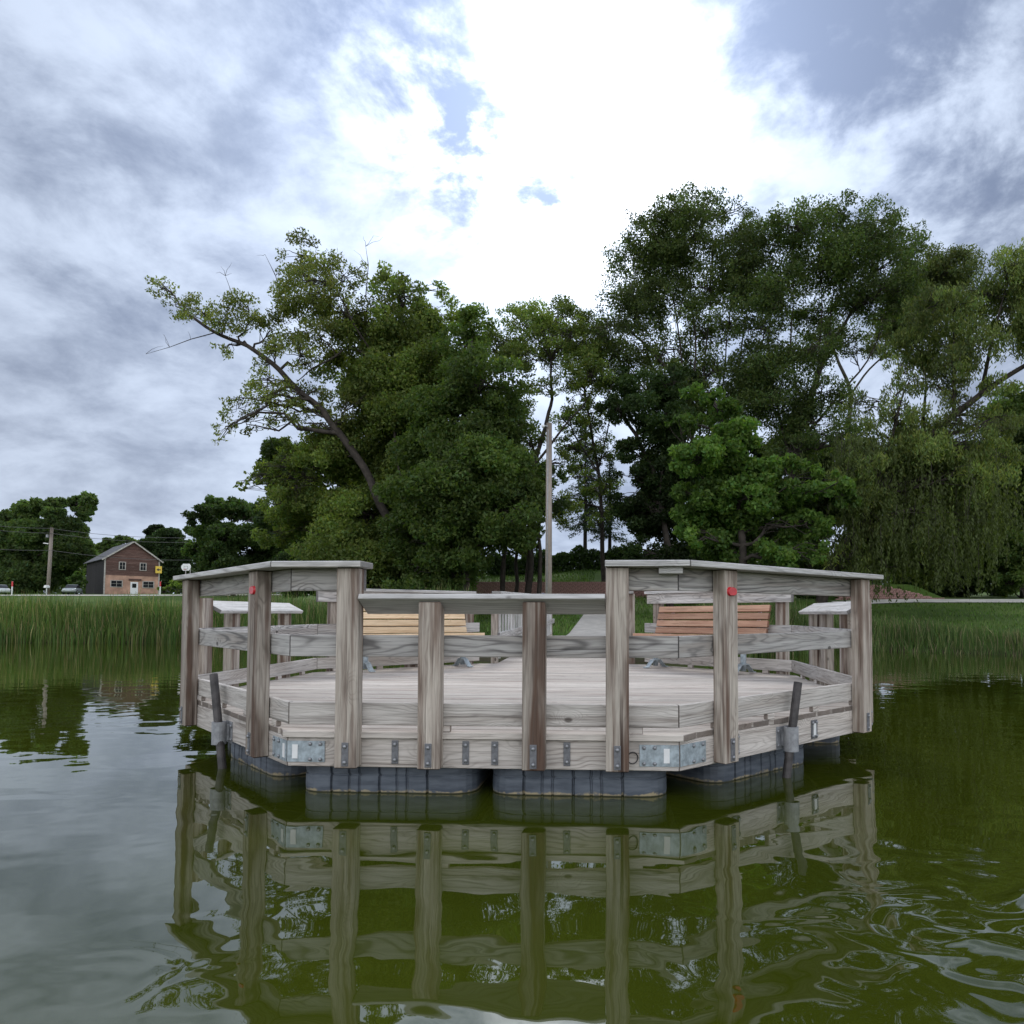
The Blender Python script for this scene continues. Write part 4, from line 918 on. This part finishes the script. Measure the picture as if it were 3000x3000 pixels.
# hedge along the hill
def hedge():
    rng = np.random.default_rng(51); n = 24000
    x = rng.uniform(-11, 10.5, n); u_ = rng.uniform(0, 1, n); yy = 59+rng.normal(size=n)*.7
    hgt = 1.75+.25*np.sin(x*1.7)+.18*np.sin(x*4.1+1)
    z = terrain(x, yy)+u_**.8*hgt*np.clip(1-.25*((yy-59)/.9)**2, .3, 1)
    org = np.array([0, 59, TR(0, 59)]); C = np.stack([x, yy, z], 1)
    ax = rnd_dir(rng, n); bx_ = np.cross(ax, rnd_dir(rng, n)); bx_ /= np.linalg.norm(bx_, axis=1, keepdims=True)+1e-9
    cc = np.clip(np.array([.042, .072, .022])[None]*(1+rng.normal(size=(n, 1))*.25), .006, .3)
    o = empty('hedge', tuple(org), 0, 'long dark clipped hedge on top of the grassy bank', 'hedge')
    mesh_obj('foliage', leaf_mesh('foliage', C-org, ax, bx_, rng.uniform(.18, .34, n), rng.uniform(.12, .22, n), cc, M_LEAF), None, o)
    V, I = tube_set([(np.array([[q, 59, TR(q, 59)-.2], [q+.1, 59, TR(q, 59)+.8], [q, 59.1, TR(q, 59)+1.4]])-org, [.05, .035, .02]) for q in np.arange(-10.5, 10.5, .7)])
    mesh_obj('stems', big_mesh('stems', V, 4, I, None, M_BARK), None, o)
hedge()

# ------------------------------------------------------------------ reeds and grass
def blades(name, n, sampler, hfun, wid, cols, seed, lean=.18, label=None, cat=None):
    rng = np.random.default_rng(seed); x, y = sampler(rng, n); n = len(x)
    z = np.maximum(terrain(x, y), -.25); h = hfun(rng, x, y)
    a = rng.uniform(0, 2*np.pi, n); ln = np.abs(rng.normal(size=n))*lean*h
    w_ = wid*rng.uniform(.6, 1.3, n)
    ta = rng.uniform(0, 2*np.pi, n); sx_, sy_ = np.cos(ta)*w_, np.sin(ta)*w_
    P0 = np.stack([x, y, z], 1); P1 = P0+np.stack([np.cos(a)*ln*.3, np.sin(a)*ln*.3, h*.55], 1); P2 = P0+np.stack([np.cos(a)*ln, np.sin(a)*ln, h*np.clip(1-.3*(ln/h)**2, .5, 1)], 1)
    s = np.stack([sx_, sy_, np.zeros(n)], 1)
    V = np.stack([P0-s*.5, P0+s*.5, P1+s*.5, P1-s*.5, P2+s*.12, P2-s*.12], 1).reshape(-1, 3)
    b = np.arange(n)[:, None]*6
    I = (b+np.array([[0, 1, 2, 3, 3, 2, 4, 5]])).ravel()
    ci = rng.choice(len(cols), n, p=[c[1] for c in cols]); cc = np.array([c[0] for c in cols])[ci]*(1+rng.normal(size=(n, 1))*.25)*(.75+.5*patchy(x*.5, y*1.3, 1.1))[:, None]
    o = mesh_obj(name, big_mesh(name, V, 4, I, np.repeat(np.clip(cc, .005, .5), 6, 0), M_REED), None)
    return tag(o, label, cat, kind='stuff')
shore = lambda x: np.interp(x, SX, SY)
def samp_left(rng, n): x = rng.uniform(-62, -4.2, n); return x, shore(x)+rng.uniform(-.7, 4.2, n)
def patchy(x, y, s): return .5+.5*np.sin(x*.9*s+1.3*np.sin(y*.7))*np.cos(y*.8*s+x*.35)
blades('cattail_reeds', 34000, samp_left, lambda r, x, y: (1.22+.5*patchy(x, y, .8)+r.normal(size=len(x))*.28)*np.clip(.5+.28*(y-shore(x)+.7), .5, 1.), .030,
       [((.065, .135, .028), .45), ((.115, .165, .042), .36), ((.25, .22, .11), .19)], 61, .16, 'dense tall green cattail reeds along the bank below the road', 'reeds')
def samp_right(rng, n): x = rng.uniform(3.4, 40, n); return x, shore(x)+rng.uniform(-1.2, 3.2, n)
blades('shore_reeds', 24000, samp_right, lambda r, x, y: (1.15+.3*patchy(x, y, .8)+r.normal(size=len(x))*.2)*np.clip(.4+.3*(y-shore(x)+1.2), .4, 1.)*np.clip(1.1-.095*(x-6), .32, 1.1), .024,
       [((.065, .125, .03), .5), ((.11, .155, .045), .33), ((.22, .20, .11), .17)], 62, .24, 'shorter loose green reeds along the lawn shore under the willow', 'reeds')
def samp_lawn(rng, n):
    x = rng.uniform(3, 60, n); y = shore(x)+rng.uniform(2.2, 27, n); k = (np.abs(y-45.5) > 1.5); return x[k], y[k]
blades('lawn_grass', 26000, samp_lawn, lambda r, x, y: .10+.08*r.random(len(x)), .035, [((.075, .15, .025), .7), ((.11, .16, .045), .3)], 63, .5, 'mown green grass of the lawn beside the gravel path', 'grass')
def samp_bank(rng, n):
    x = rng.uniform(-12, 12, n); y = rng.uniform(15.5, 58, n); k = (np.abs(x+.1) > 1.08) & ~((y > 45.6) & (y < 46.7)); return x[k], y[k]
blades('bank_grass', 26000, samp_bank, lambda r, x, y: .12+.12*r.random(len(x)), .04, [((.07, .14, .025), .7), ((.11, .16, .045), .3)], 64, .5, 'green grass on both sides of the concrete path and on the bank', 'grass')

# ------------------------------------------------------------------ retaining walls of blocks
def block_wall(label, x0, x1, y, z0, rows, hfun):
    w = empty('retaining_wall', ((x0+x1)/2, y, z0), 0, label, 'wall')
    me = box_mesh(.385, .24, .120, .014).copy(); me.materials.clear(); me.materials.append(M_BLOCK)
    r_ = random.Random(5)
    for k in range(rows):
        x = x0+(.21 if k % 2 else 0)
        while x < x1:
            if k*.135+.07 < hfun(x):
                mesh_obj('block', me, None, w, (x+.2-(x0+x1)/2, .03*k+r_.uniform(-.02, .02), k*.135+.0675), (0, 0, r_.uniform(-.05, .05)))
            x += .408
    me2 = box_mesh(.5, .30, .05, .008).copy(); me2.materials.clear(); me2.materials.append(M_BLOCK)
    x = x0
    while x < x1-.1:
        kk = int((hfun(x+.25)-.07)/.135)+1; mesh_obj('cap_block', me2, None, w, (x+.25-(x0+x1)/2, .03*kk, kk*.135+.026)); x += .506
block_wall('red-brown block retaining wall at the end of the concrete path', -13.2, 9.8, 46.1, TR(-2, 45.9)-.12, 9, lambda x: 1.19)
block_wall('short red-brown block wall tapering down beside the gravel path', 16.2, 23.4, 48.1, TR(20, 48.)-.1, 8, lambda x: 1.12 if x < 19 else max(.1, 1.12-.235*(x-19)))

# ------------------------------------------------------------------ poles, wires and small things
def pole(name, label, p, ztop, r0, r1, tilt=0., mat=W_POLE, cat='pole'):
    z = TR(p[0], p[1]); o = empty(name, (p[0], p[1], z), 0, label, cat); h = ztop-z
    bm = bmesh.new(); bmesh.ops.create_cone(bm, cap_ends=True, segments=14, radius1=r0, radius2=r1, depth=h+.5)
    bmesh.ops.rotate(bm, verts=bm.verts, matrix=Matrix.Rotation(RAD(90), 3, 'Y'), cent=(0, 0, 0))
    me = bm_mesh(bm, 'shaft', True); s = mesh_obj('shaft', me, mat, o); s.rotation_euler = (0, RAD(-90)+tilt, 0); s.location = (math.sin(tilt)*h/2, 0, h/2-.25)
    return o, h
lp = ony(1609, 1240, 25.); lo, lh = pole('light_pole', 'tall plain wooden light pole beside the gangway end', (lp[0], 25.), lp[2], .15, .115)
bar('lamp_arm', lo, (-.05, -.1, lh-.16), (-.2, -.12, lh-.12), .05, .05, M_SLEEVE)
ls = mesh_obj('lamp_head', cyl_mesh(.055, .075, .1, 12), M_WHITE, lo); ls.location = (-.24, -.12, lh-.16)
rod('conduit', lo, (-.06, -.14, .2), (-.03, -.118, lh-.3), .018, M_SLEEVE, world=False)
up_ = ony(148, 1546, 93.); uo, uh = pole('utility_pole', 'wooden utility pole by the gravel road', (ony(140, 1745, 93.)[0], 93.), up_[2], .26, .2, RAD(1.2))
bar('lamp_arm', uo, (-.1, -.1, uh-2.3), (-.85, -.1, uh-2.2), .12, .12, M_WHITE)
bar('meter_box', uo, (-.32, -.1, uh-1.4), (-.32, -.1, uh-1.0), .25, .25, M_SLEEVE, up=(0, 1, 0))
WL = 'thin overhead cable strung along the road at the utility pole'
def wire(a, b, sag):
    a, b = Vector(a), Vector(b); pts = []
    for k in range(25):
        t_ = k/24; p_ = a.lerp(b, t_); p_.z -= sag*4*t_*(1-t_); pts.append(tuple(p_-a))
    V, I = tube_set([(np.array(pts), [.028]*25)]); o = mesh_obj('overhead_wire', big_mesh('overhead_wire', V, 4, I, None, M_WIRE), None); o.location = a
    tag(o, WL, 'cable', 'overhead cables')
for (ya, yb, yc) in ((1528, 1548, 1562), (1540, 1562, 1575), (1600, 1612, 1628)):
    pa = ony(-140, ya-3, 90.); pb = ony(148, yb, 93.-.3); pc = ony(760, yc+3, 97.)
    wire(pa, pb, .25); wire(pb, pc, .9)
# block-letter helpers are not needed: the place carries no writing besides the arrow sign
def marker(px, label, Y):
    c = ony(px, 1740, Y); z = TR(c[0], Y); o = empty('marker_post', (c[0], Y, z), 0, label, 'post', 'marker posts')
    hh = 1.9
    s = mesh_obj('shaft', box_mesh(.16, .10, hh*.62, .01).copy(), None, o, (0, 0, hh*.31)); s.data.materials.clear(); s.data.materials.append(M_WHITE)
    s = mesh_obj('red_top', box_mesh(.18, .11, hh*.38, .01).copy(), None, o, (0, 0, hh*.81+.002)); s.data.materials.clear(); s.data.materials.append(M_RED)
marker(35, 'white marker post with red top near the pale parked car', 92); marker(469, 'white marker post with red top at the barn corner', 97)
c = ony(148, 1738, 93.5); mb_z = TR(c[0], 93.5); mo = empty('mailbox', (c[0]+.15, 92.6, mb_z), 0, 'white mailbox on a short post beside the utility pole', 'mailbox')
bar('post', mo, (0, 0, -.2), (0, 0, .95), .1, .1, M_WHITE, up=(0, 1, 0))
bm = bmesh.new(); prof = [(-.2, 0), (.2, 0), (.2, .22)]+[(.2*math.cos(RAD(a)), .22+.16*math.sin(RAD(a))) for a in range(30, 180, 30)]+[(-.2, .22)]
f0 = [bm.verts.new((x_, -.3, z_)) for x_, z_ in prof]; f1 = [bm.verts.new((x_, .3, z_)) for x_, z_ in prof]
bm.faces.new(f0); bm.faces.new(f1[::-1])
for k in range(len(prof)): bm.faces.new((f0[k], f1[k], f1[(k+1) % len(prof)], f0[(k+1) % len(prof)]))
bmesh.ops.recalc_face_normals(bm, faces=bm.faces)
mesh_obj('box', bm_mesh(bm, 'box'), M_WHITE, mo, (0, 0, .95))
# basketball hoop
c = ony(545, 1662, 98.); hz = TR(c[0], 98.); bo = empty('basketball_hoop', (c[0], 98., hz), 0, 'white fan-shaped basketball backboard on a pole beyond the reeds', 'hoop')
zb = c[2]-hz
rod('pole', bo, (-.35, .5, -.2), (-.35, .5, zb-.2), .06, M_TRIM, world=False); rod('pole', bo, (.35, .5, -.2), (.35, .5, zb-.2), .06, M_TRIM, world=False)
fan = [(-.45, -.5), (.45, -.5), (.72, -.1), (.72, .22), (.45, .52), (-.45, .52), (-.72, .22), (-.72, -.1)]
bm = bmesh.new(); f0 = [bm.verts.new((x_, -.03, z_)) for x_, z_ in fan]; f1 = [bm.verts.new((x_, .03, z_)) for x_, z_ in fan]
bm.faces.new(f0); bm.faces.new(f1[::-1])
for k in range(8): bm.faces.new((f0[k], f1[k], f1[(k+1) % 8], f0[(k+1) % 8]))
bmesh.ops.recalc_face_normals(bm, faces=bm.faces)
bb = mesh_obj('backboard', bm_mesh(bm, 'backboard'), M_WHITE, bo, (0, 0, zb))
for a, b in (((-.3, 0, .15), (.3, 0, .15)), ((-.3, 0, -.25), (.3, 0, -.25)), ((-.28, 0, -.25), (-.28, 0, .15)), ((.28, 0, -.25), (.28, 0, .15))):
    q = bar('target_line', bb, Vector(a)+Vector((0, -.036, 0)), Vector(b)+Vector((0, -.036, 0)), .008, .05, M_SLEEVE, up=(0, 0, 1) if a[2] == b[2] else (1, 0, 0))
ringm = bmesh.new(); Rr, rr_ = .23, .02; Vr = [[ringm.verts.new(((Rr+rr_*math.cos(2*math.pi*b/6))*math.cos(2*math.pi*a/16), (Rr+rr_*math.cos(2*math.pi*b/6))*math.sin(2*math.pi*a/16)-.3, rr_*math.sin(2*math.pi*b/6))) for b in range(6)] for a in range(16)]
for a in range(16):
    for b in range(6): ringm.faces.new((Vr[a][b], Vr[(a+1) % 16][b], Vr[(a+1) % 16][(b+1) % 6], Vr[a][(b+1) % 6]))
mesh_obj('rim', bm_mesh(ringm, 'rim', True), M_RED, bo, (0, 0, zb-.32))
# blue bin under the trees
c = ony(1587, 1720, 40.); bn = empty('trash_bin', (c[0], 40., TR(c[0], 40.)), 0, 'dark blue barrel bin by the trunks next to the light pole', 'bin')
mesh_obj('barrel', cyl_mesh(.26, .28, .85, 18, .02), M_BLUE, bn, (0, 0, .425)); mesh_obj('lid', cyl_mesh(.29, .16, .16, 18, .02), M_BLUE, bn, (0, 0, .93))

# ------------------------------------------------------------------ barn
BY = 100.; bc = ony(304, 1738, BY); ba = RAD(48); bz = TR(bc[0], BY)-.1
barn = empty('barn', (bc[0], bc[1], bz), ba, 'old two-storey brown wooden barn with pink ground floor', 'barn')
ksc = 2*S_*0+1
kpm = (BY-CAM[1])/F*1.0
BW, BD, H1, HE, HR = 7.4, 12.5, 3.05, 5.6, 8.3
# local: X along the facade, -Y faces the lake, Y into the depth
def bbox(name, par, x0, x1, y0, y1, z0, z1, mat, bev=.01, axis=0):
    o = mesh_obj(name, box_mesh(x1-x0, y1-y0, z1-z0, bev).copy(), None, par, ((x0+x1)/2, (y0+y1)/2, (z0+z1)/2)); o.data.materials.clear(); o.data.materials.append(mat); return o
core = bbox('wall', barn, .1, BW-.1, .12, BD-.1, 0, HE-.2, W_BARN2)
bbox('ground_floor_facade', barn, 0, BW, 0, .12, 0, H1, M_STUCCO)
def gable_half(z):
    return BW/2 if z <= HE else BW/2*(HR-z)/(HR-HE)
z = H1+.02; k = 0
while z < HR-.12:                               # horizontal siding boards on the front
    hw0, hw1 = gable_half(z), gable_half(min(z+.215, HR-.05))
    bm = bmesh.new(); yo = -.02
    P8 = [(-hw0, yo-.02, 0), (hw0, yo-.02, 0), (hw1, yo, .213), (-hw1, yo, .213)]
    a_ = [bm.verts.new(p) for p in P8]; b_ = [bm.verts.new((p[0], .12, p[2])) for p in P8]
    bm.faces.new(a_); bm.faces.new(b_[::-1])
    for q in range(4): bm.faces.new((a_[q], b_[q], b_[(q+1) % 4], a_[(q+1) % 4]))
    bmesh.ops.recalc_face_normals(bm, faces=bm.faces)
    mesh_obj('siding_board', bm_mesh(bm, 'siding_board'), W_BARN, barn, (BW/2, 0, z)); z += .222
y = .0
while y < BD:                                   # upright boards on the side wall
    bbox('side_board', barn, -.03 if int(y*10) % 3 else -.045, .1, y+.005, min(y+.31, BD), 0, HE-.05, W_BARN2); y += .316
# roof: two slabs with boards at the verge
sl = math.atan2(HR-HE, BW/2)
for sx in (-1, 1):
    ln = math.hypot(BW/2+.45, (HR-HE)*(BW/2+.45)/(BW/2)); cxr = BW/2+sx*(BW/2+.45)/2; czr = HR-(HR-HE)*((BW/2+.45)/2)/(BW/2)+.09
    o = mesh_obj('roof', box_mesh(ln, BD+.7, .1, .01).copy(), None, barn, (cxr, BD/2, czr), (0, sx*sl, 0)); o.data.materials.clear(); o.data.materials.append(M_ROOFM)
    v = mesh_obj('verge_board', box_mesh(ln, .05, .2, .006).copy(), None, barn, (cxr, -.38, czr-.06), (0, sx*sl, 0)); v.data.materials.clear(); v.data.materials.append(M_TRIM)
bbox('corner_board', barn, -.06, .12, -.05, .06, 0, HE-.1, M_TRIM); bbox('corner_board', barn, BW-.12, BW+.06, -.05, .06, 0, HE-.1, M_TRIM)
def bwin(x, z, w, h, n=2):
    f = bbox('window', barn, x-w/2, x+w/2, -.09, -.03, z, z+h, M_TRIM)
    for k in range(n):
        for r_ in range(2):
            pw, ph = (w-.2)/n, (h-.24)/2
            p = bbox('pane', f, -w/2+.1+k*pw+.03, -w/2+.1+(k+1)*pw-.03, -.042, -.02, -h/2+.1+r_*(ph+.04), -h/2+.1+r_*(ph+.04)+ph, M_GLASS, 0)
bwin(2.3, 3.9, .95, 1.25); bwin(5.1, 3.9, .95, 1.25); bwin(1.6, 1.2, 1.65, 1.1); bwin(5.9, 1.2, 1.65, 1.1)
door = bbox('door', barn, 3.45, 4.5, -.07, .0, 0, 2.1, M_WHITE); bbox('door_pane', door, -.28, .28, -.05, -.03, .15, .8, M_GLASS, 0)
bbox('door_header', barn, 3.2, 4.9, -.22, -.0, 2.35, 2.6, W_BARN)
sg = ony(455, 1663, BY+5.5); sgl = barn.matrix_basis
sgn = bbox('arrow_sign', barn, 6.75, 7.65, -.42, -.34, 3.6, 4.7, M_YEL); 
bm = bmesh.new(); ar = [(-.32, 0), (-.02, .24), (-.02, .09), (.3, .09), (.3, -.09), (-.02, -.09), (-.02, -.24)]
f0 = [bm.verts.new((x_, -.052, z_)) for x_, z_ in ar]; f1 = [bm.verts.new((x_, -.042, z_)) for x_, z_ in ar]
bm.faces.new(f0); bm.faces.new(f1[::-1])
for k in range(7): bm.faces.new((f0[k], f1[k], f1[(k+1) % 7], f0[(k+1) % 7]))
bmesh.ops.recalc_face_normals(bm, faces=bm.faces)
mesh_obj('arrow', bm_mesh(bm, 'arrow'), M_BLACK, sgn); bbox('sign_bracket', barn, 7.15, 7.25, -.34, -.02, 4.0, 4.1, M_BLACK)
# parked cars on the road verge
def car(px, Y, rz, paint, label):
    c = ony(px, 1740, Y); z = TR(c[0], Y); o = empty('parked_car', (c[0], Y, z), rz, label, 'car', 'cars parked by the road')
    def hull(name, sec, mat):
        bm = bmesh.new(); prev = None
        for (x_, w_, z0, z1) in sec:
            r_ = [bm.verts.new(v) for v in ((x_, -w_, z0), (x_, w_, z0), (x_, w_*.97, (z0*.4+z1*.6)), (x_, w_*.86, z1), (x_, -w_*.86, z1), (x_, -w_*.97, (z0*.4+z1*.6)))]
            if prev:
                for q in range(6): bm.faces.new((prev[q], prev[(q+1) % 6], r_[(q+1) % 6], r_[q]))
            else: bm.faces.new(r_)
            prev = r_
        bm.faces.new(prev[::-1]); bmesh.ops.recalc_face_normals(bm, faces=bm.faces)
        bmesh.ops.bevel(bm, geom=bm.edges[:], offset=.03, segments=2, affect='EDGES')
        return mesh_obj(name, bm_mesh(bm, name, True), mat, o)
    hull('body', [(-2.2, .72, .42, .68), (-2.05, .84, .28, .82), (-1.1, .88, .24, .92), (.9, .88, .24, .96), (1.95, .86, .28, .95), (2.2, .74, .42, .82)], paint)
    hull('cabin', [(-1.15, .70, .90, .93), (-.45, .74, .90, 1.38), (.9, .74, .92, 1.42), (1.6, .68, .92, .97)], M_GLASS)
    hull('roof', [(-.5, .66, 1.37, 1.41), (.2, .67, 1.42, 1.46), (.95, .64, 1.40, 1.44)], paint)
    for x_ in (-1.35, 1.35):
        for sy in (-1, 1):
            w_ = mesh_obj('wheel', cyl_mesh(.32, .32, .22, 20, .03), M_TYRE, o, (x_, sy*.78, .32), (RAD(90), 0, 0))
            mesh_obj('rim', cyl_mesh(.19, .17, .03, 14), M_BOLT, w_, (0, 0, -sy*.11), (0, 0, 0))
    for sy in (-1, 1):
        h_ = mesh_obj('headlight', box_mesh(.06, .3, .14, .02).copy(), None, o, (-2.17, sy*.55, .64)); h_.data.materials.clear(); h_.data.materials.append(M_WHITE)
        t_ = mesh_obj('tail_light', box_mesh(.05, .22, .16, .02).copy(), None, o, (2.17, sy*.58, .72)); t_.data.materials.clear(); t_.data.materials.append(M_RED)
car(212, 96, RAD(116), M_CARG, 'silver-green car parked between the utility pole and the barn')
car(2, 95, RAD(140), M_CARW, 'pale car parked next to the red-topped marker post')
print('trees', TREES, sum(t_[1] for t_ in TREES))
